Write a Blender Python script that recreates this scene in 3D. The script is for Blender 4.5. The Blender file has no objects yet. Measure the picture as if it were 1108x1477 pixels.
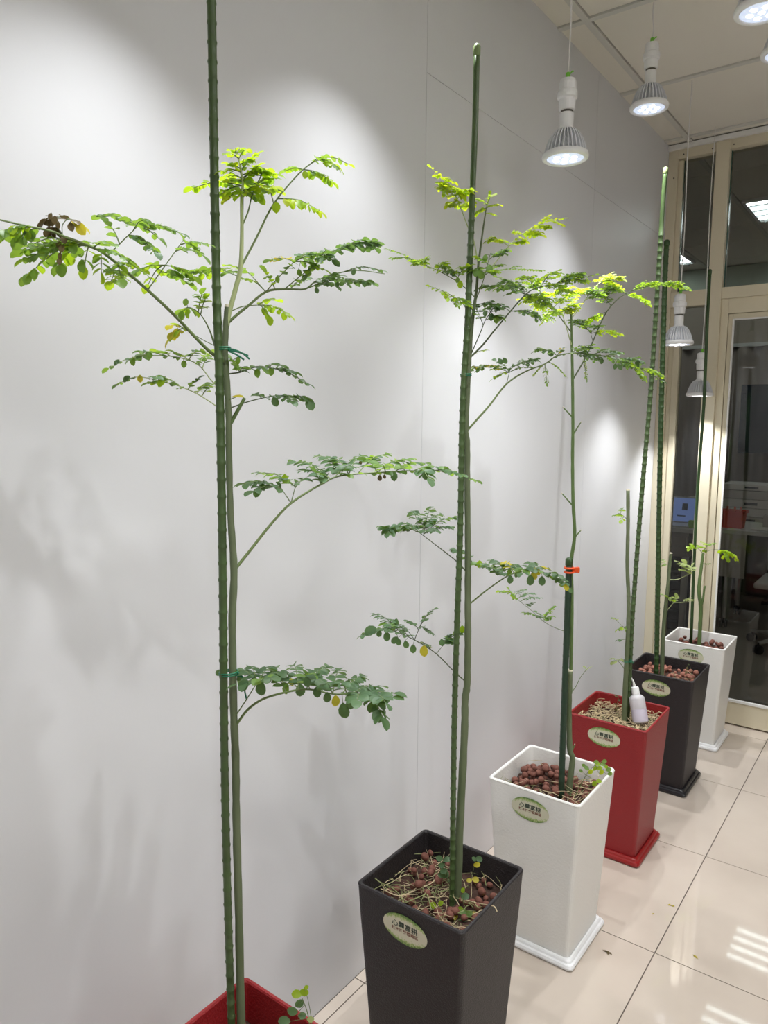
import bpy, bmesh, math, random
from mathutils import Vector, Matrix
random.seed(7)
SC = bpy.context.scene
COL = SC.collection

# ------------------------------------------------------------------ camera
# world: x = distance from the left wall, y = along that wall, z = up (metres)
CAM = Vector((1.1642, 0.0, 1.5228))
RV = Vector((0.80251387, 0.59658601, 0.0075248))
UV = Vector((-0.07824445, 0.09273273, 0.99261193))
FV = Vector((-0.5914806, 0.79717362, -0.12109885))
FH = Vector((-0.5958659, 0.80308395, 0.0))
FPX = 1059.23
cam_d = bpy.data.cameras.new('camera')
cam_d.sensor_fit = 'VERTICAL'; cam_d.sensor_height = 24.0
cam_d.lens = 24.0 * FPX / 1477.0
cam_d.clip_start = 0.02; cam_d.clip_end = 60
cam = bpy.data.objects.new('camera', cam_d); COL.objects.link(cam)
m = Matrix.Identity(4)
for i in range(3):
    m[i][0] = RV[i]; m[i][1] = UV[i]; m[i][2] = -FV[i]; m[i][3] = CAM[i]
cam.matrix_world = m
SC.camera = cam

# ------------------------------------------------------------------ light and exposure
world = bpy.data.worlds.new('world'); SC.world = world; world.use_nodes = True
world.node_tree.nodes['Background'].inputs[0].default_value = (0.9, 0.95, 1.0, 1)
world.node_tree.nodes['Background'].inputs[1].default_value = 0.0
SC.view_settings.view_transform = 'Standard'
SC.view_settings.look = 'None'
SC.view_settings.gamma = 1.0
SC.view_settings.use_curve_mapping = False
SC.view_settings.exposure = 0.16
GROW_W = 27.0          # each grow lamp
GROW_COL = (0.965, 0.98, 1.0)
TROFFER_L = 15.0       # room ceiling panels
OFFICE_L = 10.0        # louvred panels in the office behind the glass

def at(px, py, D):
    """point of the place seen at photo position px,py, D metres of level distance away"""
    d = FV + RV * ((px - 554) / FPX) - UV * ((py - 738.5) / FPX)
    return CAM + d * (D / d.dot(FH))
def level(p):
    return (Vector(p) - CAM).dot(FH)
def pix(p):
    v = Vector(p) - CAM; z = v.dot(FV)
    return (554 + FPX * v.dot(RV) / z, 738.5 - FPX * v.dot(UV) / z)

# ------------------------------------------------------------------ materials
def lin(c):
    return tuple(((v / 255.0) / 12.92 if v / 255.0 <= 0.04045 else ((v / 255.0 + 0.055) / 1.055) ** 2.4) for v in c[:3]) + (1.0,)
MATS = {}
def mat(name, rgb, rough=0.5, var=0.0, vscale=8.0, bump=0.0, bscale=60.0, metal=0.0, spec=0.5, trans=0.0, emit=0.0, rgb2=None, vstretch=(1, 1, 1), coat=0.0):
    if name in MATS: return MATS[name]
    mt = bpy.data.materials.new(name); mt.use_nodes = True
    nt = mt.node_tree; b = nt.nodes['Principled BSDF']
    b.inputs['Roughness'].default_value = rough; b.inputs['Metallic'].default_value = metal
    b.inputs['Specular IOR Level'].default_value = spec
    b.inputs['Coat Weight'].default_value = coat
    c = lin(rgb); b.inputs['Base Color'].default_value = c
    tc = nt.nodes.new('ShaderNodeTexCoord'); mp = nt.nodes.new('ShaderNodeMapping'); mp.inputs['Scale'].default_value = vstretch
    nt.links.new(tc.outputs['Object'], mp.inputs[0])
    if var > 0:
        n = nt.nodes.new('ShaderNodeTexNoise'); n.inputs['Scale'].default_value = vscale; n.inputs['Detail'].default_value = 4
        nt.links.new(mp.outputs[0], n.inputs['Vector'])
        r = nt.nodes.new('ShaderNodeValToRGB')
        c2 = lin(rgb2) if rgb2 else tuple(max(0, x * (1 - var)) for x in c[:3]) + (1,)
        r.color_ramp.elements[0].position = 0.3; r.color_ramp.elements[1].position = 0.7
        r.color_ramp.elements[0].color = c2; r.color_ramp.elements[1].color = c
        nt.links.new(n.outputs['Fac'], r.inputs[0]); nt.links.new(r.outputs[0], b.inputs['Base Color'])
    if bump > 0:
        n2 = nt.nodes.new('ShaderNodeTexNoise'); n2.inputs['Scale'].default_value = bscale; n2.inputs['Detail'].default_value = 3
        nt.links.new(mp.outputs[0], n2.inputs['Vector'])
        bp = nt.nodes.new('ShaderNodeBump'); bp.inputs['Strength'].default_value = bump; bp.inputs['Distance'].default_value = 0.004
        nt.links.new(n2.outputs['Fac'], bp.inputs['Height']); nt.links.new(bp.outputs[0], b.inputs['Normal'])
    if trans > 0: b.inputs['Transmission Weight'].default_value = trans
    if emit > 0:
        b.inputs['Emission Color'].default_value = c; b.inputs['Emission Strength'].default_value = emit
    MATS[name] = mt
    return mt

def leaf_mat(name, rgb, trgb, tfac=0.5):
    if name in MATS: return MATS[name]
    mt = bpy.data.materials.new(name); mt.use_nodes = True
    nt = mt.node_tree; b = nt.nodes['Principled BSDF']; out = nt.nodes['Material Output']
    b.inputs['Roughness'].default_value = 0.42
    oi = nt.nodes.new('ShaderNodeObjectInfo'); tc = nt.nodes.new('ShaderNodeTexCoord')
    n = nt.nodes.new('ShaderNodeTexNoise'); n.inputs['Scale'].default_value = 30
    nt.links.new(tc.outputs['Object'], n.inputs['Vector'])
    hsv = nt.nodes.new('ShaderNodeHueSaturation'); hsv.inputs['Color'].default_value = lin(rgb)
    mr = nt.nodes.new('ShaderNodeMapRange'); mr.inputs['To Min'].default_value = 0.7; mr.inputs['To Max'].default_value = 1.3
    nt.links.new(n.outputs['Fac'], mr.inputs['Value']); nt.links.new(mr.outputs[0], hsv.inputs['Value'])
    nt.links.new(hsv.outputs[0], b.inputs['Base Color'])
    t = nt.nodes.new('ShaderNodeBsdfTranslucent'); t.inputs['Color'].default_value = lin(trgb)
    mx = nt.nodes.new('ShaderNodeMixShader'); mx.inputs[0].default_value = tfac
    nt.links.new(b.outputs[0], mx.inputs[1]); nt.links.new(t.outputs[0], mx.inputs[2]); nt.links.new(mx.outputs[0], out.inputs[0])
    MATS[name] = mt
    return mt

def glass_mat(name, tint, fres=1.45, mult=1.0):
    mt = bpy.data.materials.new(name); mt.use_nodes = True; nt = mt.node_tree
    nt.nodes.remove(nt.nodes['Principled BSDF']); out = nt.nodes['Material Output']
    tr = nt.nodes.new('ShaderNodeBsdfTransparent'); tr.inputs[0].default_value = tint
    gl = nt.nodes.new('ShaderNodeBsdfGlossy'); gl.inputs['Roughness'].default_value = 0.01
    fr = nt.nodes.new('ShaderNodeFresnel'); fr.inputs['IOR'].default_value = fres
    mx = nt.nodes.new('ShaderNodeMixShader')
    nt.links.new(fr.outputs[0], mx.inputs[0]); nt.links.new(tr.outputs[0], mx.inputs[1]); nt.links.new(gl.outputs[0], mx.inputs[2])
    nt.links.new(mx.outputs[0], out.inputs[0]); MATS[name] = mt
    return mt

M_WALL = mat('wall_white', (225, 226, 229), 0.38, var=0.02, vscale=2, bump=0.03, bscale=90, spec=0.35)
M_JOINT = mat('joint_grey', (190, 188, 186), 0.7)
M_CEIL = mat('ceiling_tile_paint', (236, 232, 221), 0.8, var=0.03, vscale=3)
M_TBAR = mat('ceiling_grid_paint', (214, 213, 206), 0.5)
M_TILE = mat('porcelain_tile', (212, 200, 187), 0.035, var=0.06, vscale=3.5, rgb2=(203, 190, 177), spec=0.5)
M_GROUT = mat('grout', (104, 94, 86), 0.9)
M_FRAME = mat('cream_frame', (222, 213, 188), 0.4, var=0.03, vscale=3)
M_LIP = mat('white_trim', (236, 236, 234), 0.4)
M_GLASS = glass_mat('pane_glass', (0.90, 0.90, 0.885, 1))
M_GEDGE = mat('glass_edge_green', (70, 100, 92), 0.2)
POT = {'black': mat('pot_black', (40, 36, 38), 0.5, bump=0.6, bscale=260), 'red': mat('pot_red', (146, 30, 34), 0.45, bump=0.5, bscale=260), 'white': mat('pot_white', (236, 235, 231), 0.42, bump=0.25, bscale=150)}
SAUC = {'black': mat('saucer_black', (40, 40, 43), 0.3), 'red': mat('saucer_red', (150, 34, 34), 0.3), 'white': mat('saucer_white', (244, 245, 246), 0.3)}
M_SOIL = mat('soil', (78, 54, 44), 0.95, var=0.5, vscale=60, bump=0.8, bscale=120)
M_PEB = mat('clay_pebble', (134, 84, 70), 0.75, var=0.45, vscale=45, bump=0.3, bscale=150)
M_PEB2 = mat('clay_pebble_pale', (176, 118, 100), 0.8, var=0.35, vscale=45, bump=0.3, bscale=150)
M_STRAW = mat('dry_straw', (224, 204, 164), 0.8, var=0.45, vscale=25)
M_STRAW2 = mat('green_straw', (150, 156, 104), 0.8, var=0.4, vscale=25)
M_STAKE = mat('stake_green', (76, 98, 56), 0.38, var=0.25, vscale=30)
M_STAKED = mat('stake_dark_green', (42, 66, 48), 0.4, var=0.2, vscale=40)
M_STAKEB = mat('stake_deep_green', (52, 80, 38), 0.4, var=0.2, vscale=30)
M_STCAP = mat('stake_cap', (120, 140, 88), 0.5)
M_TRUNK = mat('bark', (118, 128, 98), 0.7, var=0.4, vscale=14, rgb2=(86, 100, 66), vstretch=(1, 1, 0.35), bump=0.25, bscale=70)
M_TRUNKU = mat('green_stem', (104, 130, 74), 0.6, var=0.3, vscale=20, vstretch=(1, 1, 0.3))
M_CUT = mat('cut_wood', (222, 214, 190), 0.8)
M_STEM = mat('leaf_stem', (112, 132, 78), 0.55, var=0.2, vscale=30)
M_STEMP = mat('pale_leaf_stem', (178, 190, 138), 0.55)
M_STEMD = mat('dark_leaf_stem', (78, 92, 58), 0.55)
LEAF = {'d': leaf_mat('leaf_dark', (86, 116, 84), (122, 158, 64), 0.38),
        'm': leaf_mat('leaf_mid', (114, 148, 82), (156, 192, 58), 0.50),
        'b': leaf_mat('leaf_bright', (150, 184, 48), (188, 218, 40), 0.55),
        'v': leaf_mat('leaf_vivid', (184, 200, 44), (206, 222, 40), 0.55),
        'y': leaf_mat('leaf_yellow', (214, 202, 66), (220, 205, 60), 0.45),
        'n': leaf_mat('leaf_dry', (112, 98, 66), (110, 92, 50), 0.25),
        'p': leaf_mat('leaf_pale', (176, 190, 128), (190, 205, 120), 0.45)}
M_TIE = mat('green_tie', (30, 116, 84), 0.4)
M_CLIP = mat('orange_clip', (232, 84, 28), 0.35)
M_LAMPW = mat('lamp_white', (236, 236, 236), 0.35)
M_LAMPG = mat('lamp_grey_fin', (226, 228, 232), 0.45)
M_LAMPDK = mat('lamp_thread', (96, 92, 84), 0.4, metal=0.6)
M_LENS = mat('lamp_lens', (196, 206, 224), 0.15, emit=0.85, var=.45, vscale=70)
M_LENSC = mat('lamp_lens_led', (250, 252, 255), 0.2, emit=3.0)
M_CORD = mat('white_cord', (226, 224, 220), 0.5)
M_GREEN = mat('green_tape', (120, 196, 62), 0.5)
M_TROF = mat('troffer_diffuser', (252, 252, 250), 0.5, emit=TROFFER_L)
M_OFFT = mat('office_tube', (232, 246, 248), 0.5, emit=OFFICE_L)
M_LOUV = mat('louver_metal', (196, 204, 206), 0.25, metal=0.8)
M_OWALL = mat('office_wall', (150, 138, 124), 0.8)
M_OSAGE = mat('office_sage', (176, 186, 170), 0.8)
M_OFLOOR = mat('office_floor', (176, 166, 152), 0.12, var=0.08, vscale=3)
M_CURT = mat('curtain', (116, 105, 96), 0.9)

# ------------------------------------------------------------------ mesh builder
class MB:
    def __init__(s): s.v = []; s.f = []; s.mi = []; s.cur = 0
    def box(s, x0, x1, y0, y1, z0, z1):
        b = len(s.v)
        s.v += [Vector(p) for p in ((x0, y0, z0), (x1, y0, z0), (x1, y1, z0), (x0, y1, z0), (x0, y0, z1), (x1, y0, z1), (x1, y1, z1), (x0, y1, z1))]
        for q in ((0, 3, 2, 1), (4, 5, 6, 7), (0, 1, 5, 4), (1, 2, 6, 5), (2, 3, 7, 6), (3, 0, 4, 7)): s.add(tuple(b + i for i in q))
        return s
    def add(s, q): s.f.append(q); s.mi.append(s.cur)
    def rings(s, rings, cap=True):
        n = len(rings[0]); b = len(s.v)
        for r in rings: s.v += [Vector(p) for p in r]
        for k in range(len(rings) - 1):
            for i in range(n):
                j = (i + 1) % n
                s.add((b + k * n + i, b + k * n + j, b + (k + 1) * n + j, b + (k + 1) * n + i))
        if cap:
            s.add(tuple(b + i for i in reversed(range(n)))); s.add(tuple(b + (len(rings) - 1) * n + i for i in range(n)))
        return s
    def lathe(s, prof, n=24, c=(0, 0, 0), cap=True):
        return s.rings([[(c[0] + r * math.cos(2 * math.pi * i / n), c[1] + r * math.sin(2 * math.pi * i / n), c[2] + z) for i in range(n)] for r, z in prof], cap)
    def tube(s, pts, rad, n=6, cap=True):
        pts = [Vector(p) for p in pts]; rs = []
        up = Vector((0, 0, 1)); prev = None
        for i, p in enumerate(pts):
            t = (pts[min(i + 1, len(pts) - 1)] - pts[max(i - 1, 0)])
            t = t.normalized() if t.length > 1e-9 else Vector((0, 0, 1))
            if prev is None:
                a = t.cross(Vector((1, 0, 0)) if abs(t.x) < 0.8 else up).normalized()
            else:
                a = (prev - t * prev.dot(t)).normalized()
            prev = a; b = t.cross(a)
            r = rad[i] if isinstance(rad, (list, tuple)) else rad
            rs.append([p + a * (r * math.cos(2 * math.pi * k / n)) + b * (r * math.sin(2 * math.pi * k / n)) for k in range(n)])
        return s.rings(rs, cap)
    def mesh(s, name, mats, off=None, smooth=False):
        me = bpy.data.meshes.new(name)
        off = Vector(off) if off is not None else Vector((0, 0, 0))
        me.from_pydata([tuple(v - off) for v in s.v], [], s.f)
        mats = mats if isinstance(mats, (list, tuple)) else [mats]
        for x in mats: me.materials.append(x)
        if len(mats) > 1: me.polygons.foreach_set('material_index', s.mi)
        if smooth: me.polygons.foreach_set('use_smooth', [True] * len(me.polygons))
        me.update()
        return me
    def build(s, name, mats, parent=None, off=None, smooth=False, loc=None):
        o = bpy.data.objects.new(name, s.mesh(name, mats, off, smooth)); COL.objects.link(o)
        if parent is not None: o.parent = parent
        if loc is not None: o.location = loc
        return o

def tag(o, label, cat, group=None, kind=None):
    o['label'] = label
    if cat: o['category'] = cat
    if group: o['group'] = group
    if kind: o['kind'] = kind
    return o
def struct(o, label=None):
    o['kind'] = 'structure'
    if label: o['label'] = label
    return o
def empty(name, loc):
    o = bpy.data.objects.new(name, None); COL.objects.link(o); o.location = loc; o.empty_display_size = 0.05
    return o
def inst(name, me, parent=None, loc=(0, 0, 0)):
    o = bpy.data.objects.new(name, me); COL.objects.link(o); o.parent = parent; o.location = loc
    return o
def bevel(o, w, seg=2):
    md = o.modifiers.new('bevel', 'BEVEL'); md.width = w; md.segments = seg; md.limit_method = 'ANGLE'
    return o
def smooth_pts(pts, sub=4):
    """Catmull-Rom through points (Vector lists or tuples)"""
    P = [Vector(p) for p in pts]
    if len(P) < 3: return [P[0].lerp(P[1], k / sub) for k in range(sub + 1)]
    out = []
    for i in range(len(P) - 1):
        p0 = P[max(i - 1, 0)]; p1 = P[i]; p2 = P[i + 1]; p3 = P[min(i + 2, len(P) - 1)]
        for k in range(sub):
            t = k / sub
            out.append(0.5 * ((2 * p1) + (p2 - p0) * t + (2 * p0 - 5 * p1 + 4 * p2 - p3) * t * t + (3 * p1 - p0 - 3 * p2 + p3) * t ** 3))
    out.append(P[-1])
    return out

# ================================================================== the room
CEIL = 2.893; PY = 3.93; RX = 4.25; BY = -1.9; OY = 7.15; OX0 = -3.2
# ---- floor: porcelain tiles on grout
fl = struct(MB().box(-0.06, RX, BY, 4.03, -0.08, -0.002).build('floor', M_GROUT), 'beige polished porcelain tile floor')
xs = [0.0, 0.034] + [0.034 + 0.6 * k for k in range(1, 9)]; xs[-1] = min(xs[-1], RX)
ys = [2.05 + 0.6 * k for k in range(-7, 4)]; ys = [BY] + [y for y in ys if y > BY + 0.05] + [PY + 0.1]
G = 0.0016; tile_cache = {}
for i in range(len(xs) - 1):
    for j in range(len(ys) - 1):
        w, h = round(xs[i + 1] - xs[i], 4), round(ys[j + 1] - ys[j], 4)
        if (w, h) not in tile_cache:
            tile_cache[(w, h)] = MB().box(G, w - G, G, h - G, -0.012, 0.0).mesh('tile', M_TILE)
        inst('tile', tile_cache[(w, h)], fl, (xs[i], ys[j], 0))
struct(MB().box(OX0, RX, 4.03, OY + 0.2, -0.08, 0.0).build('floor_office', M_OFLOOR), 'dim glossy tile floor of the room behind the glass')

# ---- left wall: large white panels with fine joints
wl = struct(MB().box(-0.08, -0.008, BY, 4.03, 0, CEIL + 0.05).build('wall_left', M_JOINT), 'white panelled wall behind the planters')
py_ = [BY, -0.693, 0.30, 1.747, 2.967, 4.03]; pz_ = [0.0, 2.455, CEIL + 0.05]
for j in range(len(py_) - 1):
    for k in range(2):
        g = 0.0006; z0, z1 = pz_[k] + (g if k else 0), pz_[k + 1] - g
        if py_[j] < 1.5:              # full height sheets nearer the camera
            if k: continue
            z1 = pz_[2]
        MB().box(-0.01, 0, py_[j] + g, py_[j + 1] - g, z0, z1).build('wall_panel', M_WALL, wl)
struct(MB().box(RX, RX + 0.1, BY, 4.03, 0, CEIL + 0.05).build('wall_right', M_WALL))
struct(MB().box(-0.08, RX + 0.1, BY - 0.1, BY, 0, CEIL + 0.05).build('wall_rear', M_WALL))

# ---- ceiling: lay-in tiles in a white grid
ce = struct(MB().box(-0.08, RX, BY, 4.03, CEIL + 0.02, CEIL + 0.09).build('ceiling', M_CEIL), 'suspended ceiling of off-white tiles in a white grid')
bx = [0.102 + 0.62 * k for k in range(0, 7)]; by = [3.85 - 0.6365 * k for k in range(0, 10)]
TB = 0.012
for x in bx: MB().box(x - TB, x + TB, BY, PY, CEIL - 0.002, CEIL + 0.012).build('grid_bar', M_TBAR, ce)
cx_ = [0.0] + bx + [RX]; cy_ = [PY] + by + [BY]
for y in by:
    for i in range(len(cx_) - 1):
        x0 = cx_[i] + (TB if i else 0); x1 = cx_[i + 1] - (TB if i < len(cx_) - 2 else 0)
        MB().box(x0, x1, y - TB, y + TB, CEIL - 0.001, CEIL + 0.011).build('grid_bar', M_TBAR, ce)
TROF = [(4, 4), (4, 7), (6, 5)]       # grid cells that hold light panels
tc_cache = {}
for i in range(len(cx_) - 1):
    for j in range(len(cy_) - 1):
        if (i, j) in TROF: continue
        x0 = cx_[i] + (TB + .003 if i else 0); x1 = cx_[i + 1] - TB - .003
        y1 = cy_[j] - TB - .003; y0 = cy_[j + 1] + TB + .003
        key = (round(x1 - x0, 3), round(y1 - y0, 3))
        if key[1] < 0.02 or key[0] < 0.02: continue
        if key not in tc_cache: tc_cache[key] = MB().box(0, key[0], 0, key[1], 0, 0.014).mesh('ceiling_tile', M_CEIL)
        inst('ceiling_tile', tc_cache[key], ce, (x0, y0, CEIL + 0.005))
for n, (i, j) in enumerate(TROF):
    x0, x1 = cx_[i] + TB, cx_[i + 1] - TB; y1, y0 = cy_[j] - TB, cy_[j + 1] + TB
    t = empty('ceiling_light_offscreen', ((x0 + x1) / 2, (y0 + y1) / 2, CEIL)); L_ = t.location.copy()
    tag(t, 'square white ceiling light panel set in the ceiling grid', 'ceiling light', 'light panels in the ceiling grid')
    f = MB(); e = 0.025
    for a in ((x0, x0 + e, y0, y1), (x1 - e, x1, y0, y1), (x0 + e, x1 - e, y0, y0 + e), (x0 + e, x1 - e, y1 - e, y1)): f.box(*a, CEIL - 0.002, CEIL + 0.018)
    f.build('frame', M_TBAR, t, off=L_)
    MB().box(x0 + e, x1 - e, y0 + e, y1 - e, CEIL + 0.004, CEIL + 0.014).build('diffuser_offscreen', M_TROF, t, off=L_)

# ---- glazed partition at the end of the wall
def frame(name, boxes, m_=M_FRAME, label=None):
    b = MB()
    for q in boxes: b.box(*q)
    return bevel(struct(b.build(name, m_), label), 0.002)
YB = PY + 0.08
frame('trim_1', [(0, RX, PY - 0.02, YB, CEIL - 0.022, CEIL)], M_LIP, 'white edge strip along the ceiling above the glazed partition')
pf = frame('trim_2', [(0.0, 0.045, PY, YB, 0, CEIL - .022), (0.045, 0.068, PY + .018, YB - .018, .12, 2.825), (0.068, 0.098, PY + .012, YB - .012, .12, 2.112),
    (0.222, 0.285, PY - 0.006, YB, 0, CEIL - .022), (0.045, 0.222, PY, YB, 2.112, 2.186), (0.285, 1.16, PY, YB, 2.134, 2.187),
    (0.045, RX, PY, YB, 2.828, CEIL - .022), (0.068, 0.222, PY, YB, 0, .12), (0.285, 0.318, PY + .014, YB, 0, 2.134), (0.318, 1.12, PY + .014, YB, 2.062, 2.134),
    (1.10, 1.16, PY - .006, YB, 0, CEIL - .022), (1.16, RX, PY, YB, 2.112, 2.186), (1.16, RX, PY, YB, 0, .12), (2.6, 2.66, PY - .006, YB, 0, CEIL - .022), (4.19, RX, PY, YB, 0, CEIL - .022)],
    M_FRAME, 'cream painted metal frame of the glazed partition')
def pane(name, x0, x1, z0, z1, y=PY + 0.04, t=0.006, label=None):
    g = MB().box(x0, x1, y - t / 2, y + t / 2, z0, z1).build(name, M_GLASS); struct(g, label); return g
w = pane('window_1', .066, .224, 2.18, 2.83, label='narrow upper glass pane beside the white wall')
MB().box(.0665, .0700, PY + .035, PY + .045, 2.186, 2.825).build('seal', M_GEDGE, w)
w = pane('window_2', .283, 1.102, 2.18, 2.83, label='wide upper glass pane above the glass door')
MB().box(.2852, .2890, PY + .032, PY + .046, 2.187, 2.827).build('seal', M_GEDGE, w)
pane('window_3', .096, .224, .118, 2.114, label='narrow tall glass pane behind the last white planter')
pane('window_4', 1.158, 2.602, .118, 2.114); pane('window_5', 1.158, 2.602, 2.18, 2.83); pane('window_6', 2.658, 4.192, .118, 2.114); pane('window_7', 2.658, 4.192, 2.18, 2.83)
d1 = frame('door_1', [(.320, .340, PY + .022, YB - .012, .008, 2.060), (1.075, 1.098, PY + .022, YB - .012, .008, 2.060), (.340, 1.075, PY + .022, YB - .012, .008, .125), (.340, 1.075, PY + .022, YB - .012, 2.036, 2.060)], M_FRAME, 'cream framed glass door at the end of the room')
MB().box(.338, 1.077, PY + .045, PY + .051, .12, 2.04).build('pane', M_GLASS, d1)
lp = MB()
for q in ((.340, .347, PY + .016, PY + .03, .125, 2.036), (1.068, 1.075, PY + .016, PY + .03, .125, 2.036), (.347, 1.068, PY + .014, PY + .03, .125, .137), (.347, 1.068, PY + .016, PY + .03, 2.029, 2.036)): lp.box(*q)
lp.build('glazing_bead', M_LIP, d1)
hn = MB().tube([(1.0, PY - .03, .9), (1.0, PY - .03, 1.3)], .012, 10).tube([(1.0, PY - .03, .95), (1.0, PY + .046, .95)], .006, 8).tube([(1.0, PY - .03, 1.25), (1.0, PY + .046, 1.25)], .006, 8)
hn.build('door_handle', M_LOUV, d1, smooth=True)
sc = MB()
for x, z in ((.072, 2.845), (.205, 2.845), (.30, 2.845), (.03, 2.74)):
    sc.lathe([(.0035, 0), (.0035, .002)], 8, (0, 0, 0)); k = 16
    for v in sc.v[-k:]: v.x, v.y, v.z = x + v.x, PY - .0005 - v.z, z + v.y
sc.build('screw', M_LAMPDK, pf)

# ---- office behind the glass
struct(MB().box(OX0, RX, OY, OY + .1, 0, CEIL + .05).build('wall_back', M_OWALL), 'dim far wall of the room behind the glass')
struct(MB().box(OX0, RX, OY - .06, OY, 2.64, CEIL).build('trim_3', M_OSAGE), 'sage grey fascia below the far ceiling')
struct(MB().box(OX0 - .1, OX0, 4.03, OY + .1, 0, CEIL + .05).build('wall_office_left', M_OWALL))
struct(MB().box(RX, RX + .1, 4.03, OY + .1, 0, CEIL + .05).build('wall_office_right', M_OWALL))
struct(MB().box(OX0, -0.08, 3.95, 4.03, 0, CEIL + .05).build('wall_office_front', M_OWALL))
oc = struct(MB().box(OX0, RX, 4.03, OY + .1, CEIL + .02, CEIL + .09).build('ceiling_office', M_CEIL), 'dim tiled ceiling of the room behind the glass')
obx = [-3.02 + 0.62 * k for k in range(12)]
for x in obx: MB().box(x - TB, x + TB, 4.03, OY, CEIL - .002, CEIL + .012).build('grid_bar', M_TBAR, oc)
OT = []
def louver(x0, y0, label, sfx=''):
    x1, y1 = x0 + .56, y0 + .56; t = empty('louver_light' + sfx, ((x0 + x1) / 2, (y0 + y1) / 2, CEIL)); L_ = t.location.copy()
    tag(t, label, 'ceiling light', 'louvred lights in the office ceiling'); e = .02
    f = MB()
    for a in ((x0, x0 + e, y0, y1), (x1 - e, x1, y0, y1), (x0 + e, x1 - e, y0, y0 + e), (x0 + e, x1 - e, y1 - e, y1)): f.box(*a, CEIL - .006, CEIL + .015)
    f.build('frame', M_LAMPW, t, off=L_)
    MB().box(x0 + e, x1 - e, y0 + e, y1 - e, CEIL + .006, CEIL + .012).build('reflector', M_LOUV, t, off=L_)
    for k in range(4):
        yy = y0 + .085 + k * .13
        MB().box(x0 + e, x1 - e, yy - .018, yy + .018, CEIL - .001, CEIL + .008).build('tube_light' + sfx, M_OFFT, t, off=L_)
    for k in range(6):
        xx = x0 + .05 + k * .092
        MB().box(xx - .002, xx + .002, y0 + e, y1 - e, CEIL - .02, CEIL + .004).build('louver_blade', M_LOUV, t, off=L_)
louver(.10, 5.13, 'louvred square ceiling light above the glass door, near the partition')
louver(.10, 6.22, 'louvred square ceiling light above the box stacks in the office', '_offscreen')
louver(-1.13, 6.22, 'louvred square ceiling light above the laptop desk')
otc = {}
oys = [4.03, 4.50, 5.11, 5.70, 6.20, 6.80, OY]
LOUV = [(.10, 5.13), (.06 + .04, 6.22), (-1.13, 6.22)]
for x0 in [OX0] + obx:
    for j in range(len(oys) - 1):
        a = x0 + TB + .002; bb = a + .59; y0, y1 = oys[j] + .004, oys[j + 1] - .004
        if bb > RX or any(abs(a - lx) < .1 and abs(y0 - ly) < .1 for lx, ly in LOUV): continue
        key = round(y1 - y0, 3)
        if key not in otc: otc[key] = MB().box(0, .59, 0, key, 0, .012).mesh('ceiling_tile', M_CEIL)
        inst('ceiling_tile', otc[key], oc, (a, y0, CEIL + .008))

# ================================================================== office furniture (seen through the glass)
M_DESK = mat('desk_top', (196, 192, 184), 0.4); M_DESKP = mat('desk_panel', (150, 142, 134), 0.6); M_DARK = mat('dark_plastic', (40, 40, 44), 0.5)
M_CARD = mat('carton_white', (206, 200, 190), 0.7, var=0.1, vscale=5); M_CARD2 = mat('carton_grey', (176, 168, 158), 0.7)
M_STEEL = mat('white_steel', (190, 188, 182), 0.35)
def cast_leg(b, x, y, h): b.tube([(x, y, .06), (x, y, h)], .018, 8)
def desk(name, x0, x1, y0, y1, h, label, pedestal, casters):
    t = empty(name, ((x0 + x1) / 2, (y0 + y1) / 2, 0)); L_ = t.location.copy(); tag(t, label, 'desk')
    bevel(MB().box(x0, x1, y0, y1, h - .03, h).build('desk_top', M_DESK, t, off=L_), .004)
    for x in (x0 + .06, x1 - .06):
        for y in (y0 + .06, y1 - .06):
            if casters:
                MB().tube([(x, y, .075), (x, y, h - .02)], .016, 8).build('leg', M_STEEL, t, off=L_)
                c = MB()
                for s_ in (-1, 1): c.tube([(x + s_ * .008, y, .033), (x + s_ * .024, y, .033)], .033, 14)
                c.tube([(x, y, .03), (x, y, .08)], .008, 8)
                c.build('caster', M_DARK, t, off=L_)
            else: MB().box(x - .02, x + .02, y - .02, y + .02, 0, h - .02).build('leg', M_STEEL, t, off=L_)
    if pedestal:
        a, b_ = pedestal
        MB().box(a, b_, y0 + .03, y1 - .05, .56, h - .03).build('drawer_box', M_DESKP, t, off=L_)
        for k in range(2):
            dr = MB().box(a + .01, b_ - .01, y0 + .012, y0 + .03, .57 + k * .075, .637 + k * .075).build('drawer', M_DESKP, t, off=L_)
            MB().box((a + b_) / 2 - .08, (a + b_) / 2 + .08, y0 + .002, y0 + .012, .60 + k * .075, .61 + k * .075).build('handle', M_STEEL, dr, off=L_)
    return t
desk('office_desk', -1.55, -.16, 5.52, 6.22, .775, 'grey office desk with drawers carrying the open laptop', (-.62, -.20), False)
rt = desk('rolling_table', -.06, 1.25, 5.84, 6.44, .755, 'white folding table on casters carrying the red basket', None, True)
MB().box(-.05, .13, 5.842, 5.855, .40, .726).build('modesty_panel', M_CARD2, rt, off=rt.location)

pd = empty('storage_crate', (-.42, 5.75, 0)); tag(pd, 'dark slatted plastic crate under the laptop desk', 'crate')
MB().box(-.64, -.22, 5.60, 5.95, 0, .52).build('crate_body', M_DARK, pd, off=pd.location)
for k in range(6): MB().box(-.60, -.26, 5.592, 5.601, .06 + k * .075, .075 + k * .075).build('slat', mat('crate_slat', (78, 80, 86), .5), pd, off=pd.location)
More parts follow.
